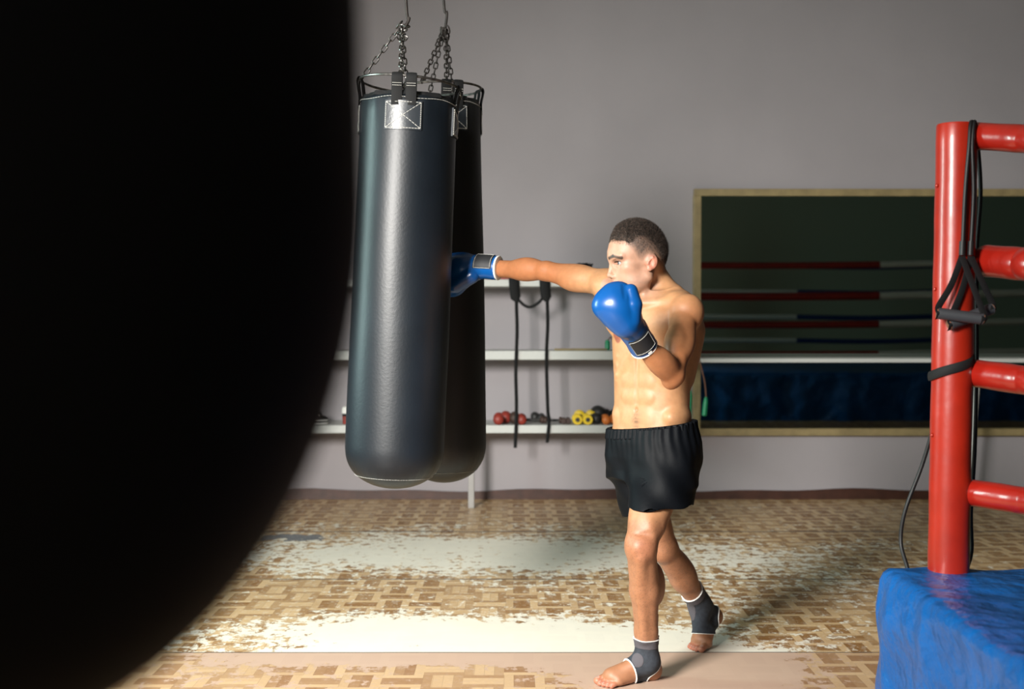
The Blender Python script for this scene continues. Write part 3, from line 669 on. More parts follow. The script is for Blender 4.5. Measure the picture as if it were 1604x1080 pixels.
# stick and jump rope on the middle shelf
zm = zshelf('mid')
MB().tube([V(P(868, 548, YO)[0], YO-.04, zm+.008), V(P(950, 548, YO)[0], YO-.04, zm+.008)], .008, 10).build('wooden_stick', M['wood'], None, 'thin wooden stick lying along the middle shelf', 'stick')
c = P(952, 540, YO-.04); root = empty('jump_rope', (c[0], c[1], zm), 'green jump rope handle standing on the middle shelf beside the man\'s chest', 'jump rope')
MB().lathe(V(c[0], c[1]+.03, zm), V(0, 0, 1), [(0, .014), (.004, .018), (.06, .018), (.075, .01)], 20).build('handle', M['green'], root)
MB().tube(curve([V(c[0], c[1]+.03, zm+.07), V(c[0]+.03, c[1]+.06, zm+.09), V(c[0]+.07, c[1]+.1, zm+.006), V(c[0]+.2, c[1]+.12, zm+.006)], 6), .004, 8).build('cord', M['cordbrown'], root)
for i, (xh, y0h, y1h, pts) in enumerate((((1104), 622, 652, [(1094, 560), (1099, 578), (1104, 600), (1106, 622)]), ((1080), 612, 660, [(1084, 560), (1082, 585), (1081, 612)]))):
    root = empty('jump_rope', P(xh, 560, YS-.02), ['jump rope hanging from the mirror ledge with its green handle in front of the mirror', 'jump rope with a green handle hanging just behind the man\'s back'][i], 'jump rope')
    MB().tube(curve([P(pts[0][0]-2, 556, YS+.1)]+[P(a, b_, YS-.02) for a, b_ in pts], 6), .005, 8).build('cord', M['cordbrown'], root)
    a = P(xh+2-i, y0h, YS-.02); b_ = P(xh-1, y1h, YS-.02); d = nrm(b_-a)
    MB().lathe(a, d, [(0, .008), (.02, .014), (.04, .017), (np.linalg.norm(b_-a)-.005, .018), (np.linalg.norm(b_-a), .012)], 16).build('handle', M['green'], root)

# ================================================================== the boxer: one distance field, polygonised
def rc(a, b, ra, rb, k=.02, op='u', sq=None): return dict(t='rc', a=np.array(a, float), b=np.array(b, float), ra=ra, rb=rb, k=k, op=op)
def el(c, r, R=np.eye(3), k=.02, op='u'): return dict(t='el', c=np.array(c, float), r=np.array(r, float), R=np.array(R, float), k=k, op=op)
def fn(f, lo, hi, k=.02, op='u'): return dict(t='fn', f=f, lo=np.array(lo, float), hi=np.array(hi, float), k=k, op=op)
def pbox(p):
    if p['t'] == 'rc':
        r = max(p['ra'], p['rb']); return np.minimum(p['a'], p['b'])-r, np.maximum(p['a'], p['b'])+r
    if p['t'] == 'el':
        e = np.sqrt(((p['R']*p['r'])**2).sum(1)); return p['c']-e, p['c']+e
    return p['lo'], p['hi']
def pdist(p, X, Y, Z):
    if p['t'] == 'rc':
        a, b_ = p['a'], p['b']; d = b_-a; L2 = max(d@d, 1e-12)
        x, y, z = X-a[0], Y-a[1], Z-a[2]; t = np.clip((x*d[0]+y*d[1]+z*d[2])/L2, 0, 1)
        return np.sqrt((x-t*d[0])**2+(y-t*d[1])**2+(z-t*d[2])**2)-(p['ra']+(p['rb']-p['ra'])*t)
    if p['t'] == 'el':
        c, r, R = p['c'], p['r'], p['R']; x, y, z = X-c[0], Y-c[1], Z-c[2]
        q = [x*R[0, i]+y*R[1, i]+z*R[2, i] for i in range(3)]
        k0 = np.sqrt(sum((q[i]/r[i])**2 for i in range(3)))+1e-9; k1 = np.sqrt(sum((q[i]/r[i]**2)**2 for i in range(3)))+1e-9
        return k0*(k0-1)/k1
    return p['f'](X, Y, Z)
def grid(lo, hi, h):
    lo = np.array(lo, float); n = (np.ceil((np.array(hi)-lo)/h)).astype(int)+1
    return lo, n, h
def field(prims, lo, hi, h):
    lo, n, h = grid(lo, hi, h); D = np.full(n, .2, np.float32)
    ax = [(lo[i]+h*np.arange(n[i])).astype(np.float32) for i in range(3)]
    for p in prims:
        a, b_ = pbox(p); pad = max(p['k'], .0)+4*h
        i0 = np.maximum(np.floor((a-pad-lo)/h).astype(int), 0); i1 = np.minimum(np.ceil((b_+pad-lo)/h).astype(int)+1, n)
        if (i1 <= i0).any(): continue
        sl = tuple(slice(i0[i], i1[i]) for i in range(3))
        X, Y, Z = ax[0][sl[0]][:, None, None], ax[1][sl[1]][None, :, None], ax[2][sl[2]][None, None, :]
        d = pdist(p, X, Y, Z).astype(np.float32); o = D[sl]; k = p['k']
        if p['op'] == 'u':
            hh = np.maximum(k-np.abs(o-d), 0)/k; D[sl] = np.minimum(o, d)-hh*hh*k*.25
        elif p['op'] == 's':
            d = -d; hh = np.maximum(k-np.abs(o-d), 0)/k; D[sl] = np.maximum(o, d)+hh*hh*k*.25
    return D, lo, h, ax
def surfnet(D, lo, h):
    S = D < 0; n = np.array(D.shape)
    cn = n-1
    cnt = np.zeros(cn, np.int8)
    for dx in (0, 1):
        for dy in (0, 1):
            for dz in (0, 1): cnt += S[dx:dx+cn[0], dy:dy+cn[1], dz:dz+cn[2]]
    act = (cnt > 0) & (cnt < 8); idx = np.full(cn, -1, np.int32); I, J, K = np.nonzero(act); idx[I, J, K] = np.arange(len(I))
    acc = np.zeros((len(I), 3)); num = np.zeros(len(I))
    off = [(0, 0, 0), (1, 0, 0), (0, 1, 0), (1, 1, 0), (0, 0, 1), (1, 0, 1), (0, 1, 1), (1, 1, 1)]
    val = [D[I+o[0], J+o[1], K+o[2]].astype(np.float64) for o in off]
    for a in range(8):
        for b_ in range(a+1, 8):
            oa, ob = np.array(off[a]), np.array(off[b_])
            if np.abs(oa-ob).sum() != 1: continue
            m = (val[a] < 0) != (val[b_] < 0); t = np.where(m, val[a]/np.where(m, val[a]-val[b_], 1), 0)
            for c in range(3): acc[:, c] += np.where(m, oa[c]+t*(ob[c]-oa[c]), 0)
            num += m
    v = lo+h*(np.stack([I, J, K], 1)+acc/num[:, None])
    quads = []
    for ax_ in range(3):
        sl0 = [slice(1, n[i]-1) if i != ax_ else slice(0, n[i]-1) for i in range(3)]; sl1 = list(sl0); sl1[ax_] = slice(1, n[ax_])
        A = S[tuple(sl0)]; B = S[tuple(sl1)]; i, j, k_ = np.nonzero(A != B); fl = A[i, j, k_]
        base = np.stack([i, j, k_], 1)+np.array([0 if q_ == ax_ else 1 for q_ in range(3)])
        u, w_ = [q_ for q_ in range(3) if q_ != ax_]
        eu = np.zeros(3, int); eu[u] = 1; ew = np.zeros(3, int); ew[w_] = 1
        g = lambda c: idx[c[:, 0], c[:, 1], c[:, 2]]
        q4 = np.stack([g(base-eu-ew), g(base-ew), g(base), g(base-eu)], 1)
        flip = fl if ax_ != 1 else ~fl
        q4[~flip] = q4[~flip][:, ::-1]; quads.append(q4)
    q4 = np.concatenate(quads); q4 = q4[(q4 >= 0).all(1)]
    return v, q4
def np_mesh(name, v, q4, m, parent, off=None, cols=None, smooth_iter=0):
    if smooth_iter:
        e = np.concatenate([q4[:, [0, 1]], q4[:, [1, 2]], q4[:, [2, 3]], q4[:, [3, 0]]]); e = np.concatenate([e, e[:, ::-1]])
        dg = np.bincount(e[:, 0], minlength=len(v)).astype(float); dg[dg == 0] = 1
        for it in range(smooth_iter*2):
            nv = np.stack([np.bincount(e[:, 0], weights=v[e[:, 1], c], minlength=len(v)) for c in range(3)], 1)/dg[:, None]
            v = v+(nv-v)*(.5 if it % 2 == 0 else -.52)
    off = chain_off(parent) if parent is not None else np.zeros(3)
    me = bpy.data.meshes.new(name); me.vertices.add(len(v)); me.vertices.foreach_set('co', (v-off).astype(np.float32).ravel())
    me.loops.add(len(q4)*4); me.loops.foreach_set('vertex_index', q4.astype(np.int32).ravel())
    me.polygons.add(len(q4)); me.polygons.foreach_set('loop_start', np.arange(0, len(q4)*4, 4, dtype=np.int32))
    me.polygons.foreach_set('use_smooth', np.ones(len(q4), bool)); me.update(calc_edges=True); me.validate()
    if cols is not None:
        at = me.color_attributes.new('tint', 'FLOAT_COLOR', 'POINT'); at.data.foreach_set('color', cols.astype(np.float32).ravel())
    me.materials.append(m); o = bpy.data.objects.new(name, me); return finish(o, parent)
def frame(xdir, zdir):
    z = nrm(zdir); x = nrm(np.array(xdir)-z*(np.array(xdir)@z)); y = np.cross(z, x); return np.stack([x, y, z], 1)

YAW = math.radians(40); FW = V(-math.sin(YAW), -math.cos(YAW), 0); LF = V(math.cos(YAW), -math.sin(YAW), 0); UP = V(0, 0, 1)
RT = np.stack([LF, FW, UP], 1)
BY = 4.5
# torso loft: rows (pixel y, centre pixel x, half width, half depth)
TR = [(735, 1022, .150, .105), (715, 1022, .160, .112), (690, 1022, .162, .112), (668, 1021, .155, .104), (640, 1020.5, .148, .099), (612, 1021, .149, .101), (585, 1023, .154, .108),
      (560, 1025, .163, .116), (535, 1027, .170, .122), (510, 1027, .170, .121), (488, 1025, .160, .112), (470, 1022, .135, .095), (456, 1020, .095, .075)]
tz = np.array([P(r[1], r[0], BY)[2] for r in TR]); tx = np.array([P(r[1], r[0], BY)[0] for r in TR]); tw = np.array([r[2] for r in TR]); td = np.array([r[3] for r in TR])
def torso(X, Y, Z, grow=0, zlo=None, zhi=None):
    zz = np.clip(Z, tz[0], tz[-1]); cx = np.interp(zz, tz, tx); W = np.interp(zz, tz, tw)+grow; Dp = np.interp(zz, tz, td)+grow
    x = X-cx; y = Y-BY; l = x*LF[0]+y*LF[1]; f = x*FW[0]+y*FW[1]
    p_ = 2.3
    k0 = (np.abs(l/W)**p_+np.abs(f/Dp)**p_)**(1/p_)+1e-6
    d = (k0-1)*np.minimum(W, Dp)*1.05
    dz = np.maximum(Z-(tz[-1] if zhi is None else zhi), (tz[0] if zlo is None else zlo)-Z)
    return np.maximum(d, dz)
def T(l, f, py):   # torso surface frame point
    z = P(1020, py, BY)[2]; cx = np.interp(z, tz, tx); return V(cx, BY, z)+LF*l+FW*f

B = [fn(lambda X, Y, Z: torso(X, Y, Z), (.1, 4.2, tz[0]), (.85, 4.8, tz[-1]), .03)]
# --- shoulders, neck, chest
shL = P(1073, 488, 4.34); shR = P(957, 446, 4.61)
nk0 = P(1016, 418, 4.49); nk1 = P(1027, 468, 4.52)
B += [rc(nk0, nk1, .056, .064, .03), rc(P(1024, 430, 4.53), P(1045, 470, 4.50), .040, .048, .03),
      rc(P(1032, 446, 4.51), P(1068, 472, 4.42), .036, .040, .035),            # trapezius, near
      rc(P(1020, 448, 4.55), P(972, 446, 4.62), .034, .036, .035),             # trapezius, far
      rc(T(.10, .0, 500), shL, .075, .058, .04), rc(T(-.08, .02, 490), shR, .075, .052, .04),
      el(P(1079, 491, 4.335), (.054, .054, .066), frame((1, 0, 0), (.1, 0, 1)), .018),      # near deltoid
      el(P(1060, 474, 4.39), (.05, .045, .04), k=.02),
      el(P(950, 444, 4.63), (.065, .05, .052), k=.03),                                     # far deltoid
      el(T(.085, .088, 508), (.082, .036, .058), RT, .02), el(T(-.080, .085, 505), (.082, .038, .060), RT, .02),  # pectorals
      rc(T(.02, .10, 476), P(1066, 472, 4.36), .013, .013, .014), rc(T(-.02, .10, 474), P(968, 452, 4.56), .013, .013, .014),
      rc(P(1014, 432, 4.44), T(.015, .09, 476), .016, .013, .014),                        # neck tendon
      rc(T(.115, -.05, 520), T(.10, -.06, 590), .055, .035, .03), rc(T(-.115, -.05, 520), T(-.10, -.06, 590), .055, .035, .03), # lats
      el(T(.125, .02, 650), (.034, .065, .036), RT, .02), el(T(-.108, .02, 650), (.03, .06, .036), RT, .02)]
# ribs and abdomen
for sgn in (-1, 1):
    B += [rc(T(sgn*.025, .108, 552), T(sgn*.100, .075, 592), .014, .014, .02)]
    for i, py in enumerate((572, 596, 620)): B += [el(T(sgn*.034, .090, py), (.029, .0105, .021), RT, .018)]
    B += [el(T(sgn*.033, .084, 652), (.03, .014, .035), RT, .02)]
    for i in range(3): B += [rc(T(sgn*(.125+.004*i), .04, 548+i*15), T(sgn*.098, .088, 558+i*15), .008, .006, .014)]
B += [rc(T(0, .128, 520), T(0, .116, 556), .005, .004, .014, 's'), rc(T(0, .112, 560), T(0, .104, 630), .004, .003, .012, 's'),
      el(T(0, .104, 640), (.0065, .010, .009), RT, .006, 's')]
B += [rc(T(0, -.118, 520), T(0, -.108, 650), .006, .006, .03, 's')]
# --- punching arm (far)
elR = P(856, 425, 4.80); wrR = P(775, 421, 4.99)
B += [rc(shR, elR, .054, .038, .015), rc(elR, wrR, .038, .035, .015),
      el((shR*.50+elR*.50)+V(0, -.01, -.010), (.085, .046, .046), frame(elR-shR, (0, 0, 1)), .02),
      el((elR*.62+wrR*.38)+V(0, 0, .004), (.085, .047, .047), frame(wrR-elR, (0, 0, 1)), .02),
      el((shR*.45+elR*.55)+V(0, .012, .006), (.09, .04, .042), frame(elR-shR, (0, 0, 1)), .02),
      rc(P(948, 450, 4.58), T(-.10, .06, 495), .045, .05, .04)]
# --- guard arm (near)
elL = P(1054, 588, 4.17); wrL = P(1000, 533, 4.05)
B += [rc(shL, elL, .050, .039, .006), rc(elL, wrL, .041, .032, .012), el(P(1050, 599, 4.18), (.024, .024, .024), k=.02),
      el(shL*.5+elL*.5+V(-.014, -.014, 0), (.042, .044, .085), frame((1, 0, 0), shL-elL), .005),
      el(shL*.5+elL*.5+V(.016, .006, 0), (.042, .04, .10), frame((1, 0, 0), shL-elL), .010),
      el(elL*.62+wrL*.38+V(.002, 0, -.002), (.043, .045, .085), frame((1, 0, 0), wrL-elL), .012),
      el(elL*.70+wrL*.30+V(.012, -.010, .014), (.028, .03, .065), frame((1, 0, 0), wrL-elL), .012)]
# --- legs
hpL = P(1046, 712, 4.46); knL = P(1004, 856, 4.28); anL = P(1013, 1036, 4.40)
hpR = P(992, 712, 4.57); knR = P(1040, 858, 4.72); anR = P(1096, 948, 4.93)
B += [rc(hpL, knL, .098, .052, .03), el(knL+V(-.002, -.01, 0), (.051, .05, .058), k=.02), el(knL+V(-.014, -.036, .002), (.028, .026, .032), k=.008), el(knL+V(.030, .0, .055), (.026, .04, .05), k=.015), rc(knL+V(-.03, -.03, .045), knL+V(.025, -.05, .05), .006, .006, .02, 's'),
      el(hpL*.45+knL*.55+V(-.012, -.02, .0), (.066, .060, .15), frame((1, 0, 0), hpL-knL), .03),
      rc(knL*.8+hpL*.2+V(-.022, -.02, 0), knL+V(-.028, -.012, .03), .030, .022, .02), rc(knL*.8+hpL*.2+V(.03, -.012, 0), knL+V(.028, -.012, .035), .028, .02, .02),
      rc(knL, P(1010, 925, 4.345), .052, .053, .02), rc(P(1010, 925, 4.345), P(1012, 990, 4.38), .052, .040, .02), rc(P(1012, 990, 4.38), anL, .040, .036, .02),
      rc(knL+V(-.004, -.04, -.035), P(1003, 925, 4.30), .016, .014, .02),   # shin ridge
      rc(P(1003, 925, 4.30), P(1009, 1000, 4.345), .014, .012, .02),
      el(P(1023, 915, 4.39), (.044, .047, .090), frame((1, 0, 0), knL-anL), .025),
      rc(P(1024, 965, 4.42), P(1022, 1045, 4.44), .018, .014, .02)]
B += [rc(hpR, knR, .088, .050, .03), el(knR+V(-.01, -.012, 0), (.050, .05, .056), k=.02),
      rc(knR, anR*.55+knR*.45, .051, .050, .02), rc(anR*.5+knR*.5, anR, .050, .034, .02),
      el(knR*.62+anR*.38+V(.012, .022, .006), (.046, .045, .10), frame((1, 0, 0), knR-anR), .025),
      rc(anR*.4+knR*.6+V(.02, .03, 0), P(1108, 945, 4.97), .03, .014, .02)]
# --- feet
def foot(heel, ball, ankle, toe_d, side, flatz=True, shrink=1.0):
    """side: unit vector from the big toe towards the little toe"""
    out = [el(heel, (.036, .034, .036), k=.015), rc(heel+V(0, 0, -.004), ball+V(0, 0, -.006), .031, .027, .02), rc(ankle, ball+V(0, 0, .004), .038, .024, .03), rc(ankle, heel, .034, .030, .025),
           rc(heel*.35+ball*.65+side*.018, ball+side*.030-toe_d*.01+V(0, 0, -.010), .026, .018, .02), rc(heel*.3+ball*.7-side*.014, ball-side*.026+V(0, 0, -.006), .026, .022, .02)]
    toes = []
    spec = [(-.030, .046, .0140), (-.008, .050, .0098), (.009, .044, .0092), (.0245, .036, .0086), (.038, .026, .0082)]
    for (o, ln, r) in spec:
        b0 = ball+side*o+V(0, 0, -ball[2]+(.020 if o > -.02 else .022)); b0[2] = max(b0[2], r+.001)
        m_ = b0+toe_d*ln*.62+V(0, 0, .002); e = b0+toe_d*ln; e[2] = r*.95+.001; m_[2] = r*1.15+.004
        out += [rc(b0-toe_d*.012, m_, r*1.05, r*.92, .006), rc(m_, e, r*.92, r, .004)]; toes.append((e, r))
    out += [el(ankle+np.cross(UP, toe_d)*.030+V(0, 0, -.004), (.013, .012, .015), k=.012), el(ankle-np.cross(UP, toe_d)*.030+V(0, 0, -.004), (.013, .012, .015), k=.012)]
    return out, toes
dL = nrm(V(-.90, -.44, 0)); sL = np.cross(UP, dL)
hL = V(P(1021, 600, 4.45)[0], 4.45, .037); bL = hL+dL*.165; bL[2] = .033
FT_L, toesL = foot(hL, bL, anL, dL, sL)
dR = nrm(V(-.62, -.78, 0)); sR = -np.cross(UP, dR)
bR = V(P(1099, 600, 4.86)[0], 4.86, .040); hR = P(1117, 966, 4.99)
FT_R, toesR = foot(hR, bR, anR+V(0, 0, -.005), dR, sR)
B += FT_L+FT_R
# --- head, in pixels about (1000, 400): a forward, b up, c towards the camera
HC = P(1000, 400, 4.46); hs = 4.46/F_PX*1.0; hy = math.radians(9)
hf = V(-math.cos(hy), -math.sin(hy), 0); hl = np.cross(UP, hf); RH = np.stack([hf, hl, UP], 1)
def Hh(a, b_, c=0): return HC+(hf*a+hl*c+UP*b_)*hs
def he(a, b_, c, ra, rb, rcc, k=6, op='u', R=None): return el(Hh(a, b_, c), np.array([ra, rcc, rb])*hs, RH if R is None else R, k*hs, op)
def hr(p, q_, ra, rb, k=5, op='u'): return rc(Hh(*p), Hh(*q_), ra*hs, rb*hs, k*hs, op)
CR = [he(2, 10, 0, 43, 43.5, 34, 8), he(-12, -2, 0, 28, 32, 31, 12), he(19, 3, 0, 28, 29, 28, 10)]
HD = CR+[he(17, -24, 0, 24, 36, 25, 10),
      hr((-8, -34, 23), (22, -60, 11), 9, 9, 10), hr((-8, -34, -23), (22, -60, -11), 9, 9, 10), he(27, -60, 0, 10, 9, 12, 10),
      he(19, -21, 22, 12, 8, 8, 8), he(19, -21, -22, 12, 8, 8, 8),
      he(8, -38, 17, 18, 16, 12, 10), he(8, -38, -17, 18, 16, 12, 10),
      hr((43, -4, 5), (33, -3, 23), 4.5, 4.5, 6), hr((43, -4, -5), (33, -3, -23), 4.5, 4.5, 6), hr((44, 4, 0), (42.5, -8, 0), 4.5, 3.6, 6),
      hr((42, -9, 0), (45.3, -30, 0), 3.2, 3.9, 4), he(46.0, -32.0, 0, 4.2, 4.0, 4.2, 3), he(39.5, -34, 5.6, 5.4, 3.9, 3.3, 3), he(39.5, -34, -5.6, 5.4, 3.9, 3.3, 3),
      he(38, -13.5, 14.5, 7, 5.2, 8, 5, 's'), he(38, -13.5, -14.5, 7, 5.2, 8, 5, 's'),
      hr((38.5, -10.2, 8.5), (36.6, -9, 14.5), 1.5, 1.6, 2), hr((36.6, -9, 14.5), (29.5, -12, 21.5), 1.6, 1.5, 2), hr((38.5, -10.2, -8.5), (36.6, -9, -14.5), 1.5, 1.6, 2), hr((36.6, -9, -14.5), (29.5, -12, -21.5), 1.6, 1.5, 2),
      hr((37.5, -16, 9), (35, -18, 14.5), 1.5, 1.7, 3), hr((35, -18, 14.5), (29, -14.5, 21.5), 1.7, 1.4, 3), hr((37.5, -16, -9), (35, -18, -14.5), 1.5, 1.7, 3), hr((35, -18, -14.5), (29, -14.5, -21.5), 1.7, 1.4, 3),
      he(33, -44, 0, 7.5, 8, 12, 5), he(38.6, -41.6, 0, 3.0, 2.2, 8, 2.5), he(37.4, -46.6, 0, 3.2, 2.6, 7.5, 2.5), hr((41, -44.2, -7), (41, -44.2, 7), .9, .9, 1.5, 's'),
      hr((37, -37.6, 3.2), (38.5, -37.4, 3.2), 1.1, 1.1, 1, 's'),
      # ears
      ]
for c in (1, -1):
    e0 = (-12, -13, 33*c)
    Re = RH@np.array(Matrix.Rotation(math.radians(-12*c), 3, 'Z')@Matrix.Rotation(math.radians(-10), 3, 'Y'))
    HD += [he(-12, -12, 34*c, 9.2, 12.2, 3.6, 4, 'u', Re), he(-10.5, -12.5, 38.2*c, 5.2, 8.4, 2.8, 1.8, 's', Re), hr((-8, -10, 36*c), (-13, -5, 36.6*c), 1.3, 1.2, 2), hr((-13, -5, 36.6*c), (-15.5, -15, 36.6*c), 1.2, 1.2, 2),
           he(-6.0, -14, 35.0*c, 2.0, 3.0, 1.8, 2, 'u', Re), he(-8, -22.5, 34.2*c, 4.2, 4.0, 2.6, 3, 'u', Re)]
B += HD

MAN = empty('person', (P(1014, 1060, 4.42)[0], 4.5, 0), 'shirtless man with short dark hair punching the black bag, in blue gloves and black shorts', 'person')
HB = FAST_SDF*.0032; HH = FAST_SDF*.002
zc = HC[2]-.165    # cut plane between body grid and finer head grid
def colour(v):
    base = np.array([.37, .19, .090]); tan = np.array([.31, .120, .048])
    c = np.tile(base, (len(v), 1))
    def mixw(w_, col, c):
        w_ = np.clip(w_, 0, 1)[:, None]; return c*(1-w_)+np.array(col)*w_
    X, Y, Z = v[:, 0], v[:, 1], v[:, 2]
    def seg(a, b_, r0, r1, X=X, Y=Y, Z=Z):
        d = pdist(rc(a, b_, 0, 0), X, Y, Z); return np.clip((r1-d)/(r1-r0), 0, 1)
    c = mixw(seg(elL, wrL, .075, .12)*.9, tan, c); c = mixw(seg(shL*.85+elL*.15, elL, .045, .12)*.75, tan, c)
    c = mixw(seg(elR, wrR, .07, .14)*.95, tan, c); c = mixw(seg(shR*.4+elR*.6, elR, .05, .10)*.6, tan, c)
    c = mixw(np.clip((.66-Z)/.06, 0, 1)*.92, (.29, .128, .064), c)  # tanned legs; falloff of light below the belly also darkened into the skin
    kn = seg(knL+V(0, -.04, 0), knL+V(0, -.04, .01), .02, .06)*.4; c = mixw(kn, (.33, .11, .06), c)
    nip = T(-.098, .125, 531)
    for sg, py in ((-1, 529), (1, 529)):
        n0 = T(-.098 if sg < 0 else .132, .112 if sg < 0 else .10, py); d = np.linalg.norm(v-n0, axis=1); c = mixw(np.clip((.024-d)/.006, 0, 1), (.22, .07, .04), c)
    # body hair round the navel, in strands
    n0 = T(0, .104, 655); q_ = v-n0; l = q_@LF; z = q_[:, 2]; fr = (q_@FW) > -.05
    hair = np.exp(-(l/.016)**2)*np.clip(1-np.abs(z+.002)/.05, 0, 1)*fr; sp = (np.sin(l*2300+np.sin(z*900)*2)*np.sin(z*1300+l*500)+.3); c = mixw(hair*np.clip(sp, 0, 1)*.85+hair*.25, (.07, .035, .018), c)
    # toes redder
    for e, r in toesL+toesR: c = mixw(np.clip((.028-np.linalg.norm(v-e, axis=1))/.02, 0, 1)*.55, (.40, .13, .085), c)
    rsk = np.random.RandomState(9).rand(len(v)); c = mixw(((rsk < .16) & (Z < .62) & (Z > .09))*.32, (.06, .03, .02), c)
    for e, r in toesL+toesR:
        d = np.linalg.norm((v-(e+V(0, 0, r*.75))), axis=1); c = mixw((d < r*.62)*.6, (.50, .30, .24), c)
    # head
    q_ = (v-HC)/hs; a = q_@hf; cc = np.abs(q_@hl); b_ = q_[:, 2]; hd = (b_ > -75) & (np.abs(a) < 51) & (cc < 42) & ~((a > 42) & (b_ < -50))
    c = mixw(hd*np.clip((b_+80)/30, 0, 1)*np.clip((a+35)/20, 0, 1)*.8, (.36, .205, .145), c)
    ear = hd*np.clip(1-np.sqrt(((a+12)/12)**2+((b_+13)/15)**2), 0, .35)/.35*(cc > 30); c = mixw(ear*.55, (.48, .15, .10), c)
    lip = hd*np.clip(1.3-np.sqrt(((b_+44)/5.0)**2+((a-40)/6)**2+(cc/10)**2), 0, .4)/.4; c = mixw(lip*.7, (.48, .16, .12), c)
    c = mixw(hd*np.exp(-((b_+13.5)/6)**2-((a-34)/8)**2)*.35, (.30, .13, .09), c)     # eyelids
    # clipped hair at the sides: denser upwards and backwards
    hl_ = hairline(a, b_, cc); st = hd*np.clip((hl_+1)/10, 0, 1)
    spk = .5+.5*np.sin(a*5.1+np.sin(b_*3.7)*2)*np.sin(b_*4.3+np.sin(a*2.9)*2); c = mixw(np.clip(hd*np.clip((hl_+1)/17, 0, 1)**.8*(.72+.40*spk), 0, .95), (.060, .040, .031), c)
    bd = hd*np.clip((-b_-34)/10, 0, 1)*np.clip((a+14)/8, 0, 1)*np.clip((80+b_)/5, 0, 1); c = mixw(bd*.28, (.20, .12, .09), c)
    # brows and lashes
    for cs in (1, -1):
        for (p0, p1, r) in (((46.5, -5.0, 5), (43.0, -2.4, 14), 2.8), ((43.0, -2.4, 14), (34, -5.4, 26), 2.6)):
            d = pdist(rc(Hh(p0[0], p0[1], p0[2]*cs), Hh(p1[0], p1[1], p1[2]*cs), 0, 0), X, Y, Z)/hs; c = mixw(np.clip((r+1.2-d)/1.4, 0, 1)*.93, (.03, .018, .012), c)
        for (p0, p1) in (((39, -11.3, 8.5), (37, -10.2, 14.5)), ((37, -10.2, 14.5), (29.5, -12.6, 22))):
            d = pdist(rc(Hh(p0[0], p0[1], p0[2]*cs), Hh(p1[0], p1[1], p1[2]*cs), 0, 0), X, Y, Z)/hs; c = mixw(np.clip((2.6-d)/1.0, 0, 1)*.9, (.03, .018, .014), c)
    return np.concatenate([c, np.ones((len(v), 1))], 1)
def hairline(a, b_, cc, dense=False):
    """>0 inside the hair, in head pixels: front edge, temple, round the ear, nape"""
    fa = np.array([-60, -38, -30, -24, -18, -6, 2, 8, 16, 22, 25, 29, 33, 60]); fb = np.array([-26, -26, -20, -13, -8, -4, -10, -9, 3, 8, 13, 20, 21, 21])
    if dense: fa = np.array([-60, -40, -30, -22, -14, -2, 8, 16, 22, 26, 30, 33, 60]); fb = np.array([-16, -8, 0, 9, 18, 26, 27, 20, 15, 17, 21, 22, 22])
    side = b_-np.interp(a, fa, fb)
    front = b_-(23-1.0*(np.clip(cc-12, 0, 20)*.35)) ; w_ = np.clip((a-24)/14, 0, 1)
    return side*(1-w_)+front*w_
# body
lo = (-.14, 3.98, -.002); hi = (.92, 5.08, HC[2]+62*hs)
D, l0, h, ax = field(B, lo, hi, HB); v, q4 = surfnet(D, l0, h); del D
SC = Hh(2, 6); SR = 58*hs; q4 = q4[np.linalg.norm(v[q4].mean(1)-SC, axis=1) > SR-.001]
lo = HC-V(60, 48, 0)*hs; lo[2] = zc-.03; hi = HC+V(75, 50, 60)*hs
lo = Hh(2, 6)-62*hs; hi = Hh(2, 6)+62*hs
# the finer head grid only replaces what lies inside this box, so bodies meet at the neck
Dh, l1, h1, ax1 = field(B, lo, hi, HH); vh, qh = surfnet(Dh, l1, h1)
cen = vh[qh].mean(1); qh = qh[np.linalg.norm(cen-SC, axis=1) < SR+.0015]
tb, th_ = v, vh
vall = np.concatenate([v, vh]); qall = np.concatenate([q4, qh+len(v)])
use = np.unique(qall); remap = np.full(len(vall), -1); remap[use] = np.arange(len(use)); vall = vall[use]; qall = remap[qall]
SKIN = mat('skin', (.5, .3, .2), .52, spec=.5, bump=(170, .12, .002), var=(45, .09), sss=.12, attr='tint')
np_mesh('body', vall, qall, SKIN, MAN, cols=colour(vall), smooth_iter=1)
# hair: a shell over the cranium, thick on top, tapering to nothing at the hairline
loH = HC-V(62, 50, 30)*hs; hiH = HC+V(62, 50, 66)*hs; loH[2] = HC[2]-34*hs
Dc, l2, h2, ax2 = field(CR+[rc(nk0, nk1, .056, .064, .03)], loH, hiH, .0017*FAST_SDF)
X, Y, Z = ax2[0][:, None, None], ax2[1][None, :, None], ax2[2][None, None, :]
qa = ((X-HC[0])*hf[0]+(Y-HC[1])*hf[1])/hs+0*Z; qc = np.abs(((X-HC[0])*hl[0]+(Y-HC[1])*hl[1])/hs)+0*Z; qb = (Z-HC[2])/hs+0*X+0*Y
hlv = hairline(qa, qb, qc, True)
th = .55*np.clip(hlv/8, 0, 1)*np.sin(qa*1.9+2*np.sin(qc*.8+qb*.3))*np.sin(qb*2.1+qc*1.7+2*np.sin(qa*.5))+np.interp(hlv, [-8, -3, 2, 10, 25, 60], [-3.0, -1.0, .0, .5, 1.0, 1.4])+.8*np.clip((qa-14)/12, 0, 1)*np.clip(hlv/5, 0, 1)
vv_, qq_ = surfnet(np.maximum(Dc-th*hs, -(Dc+.006)), l2, h2)
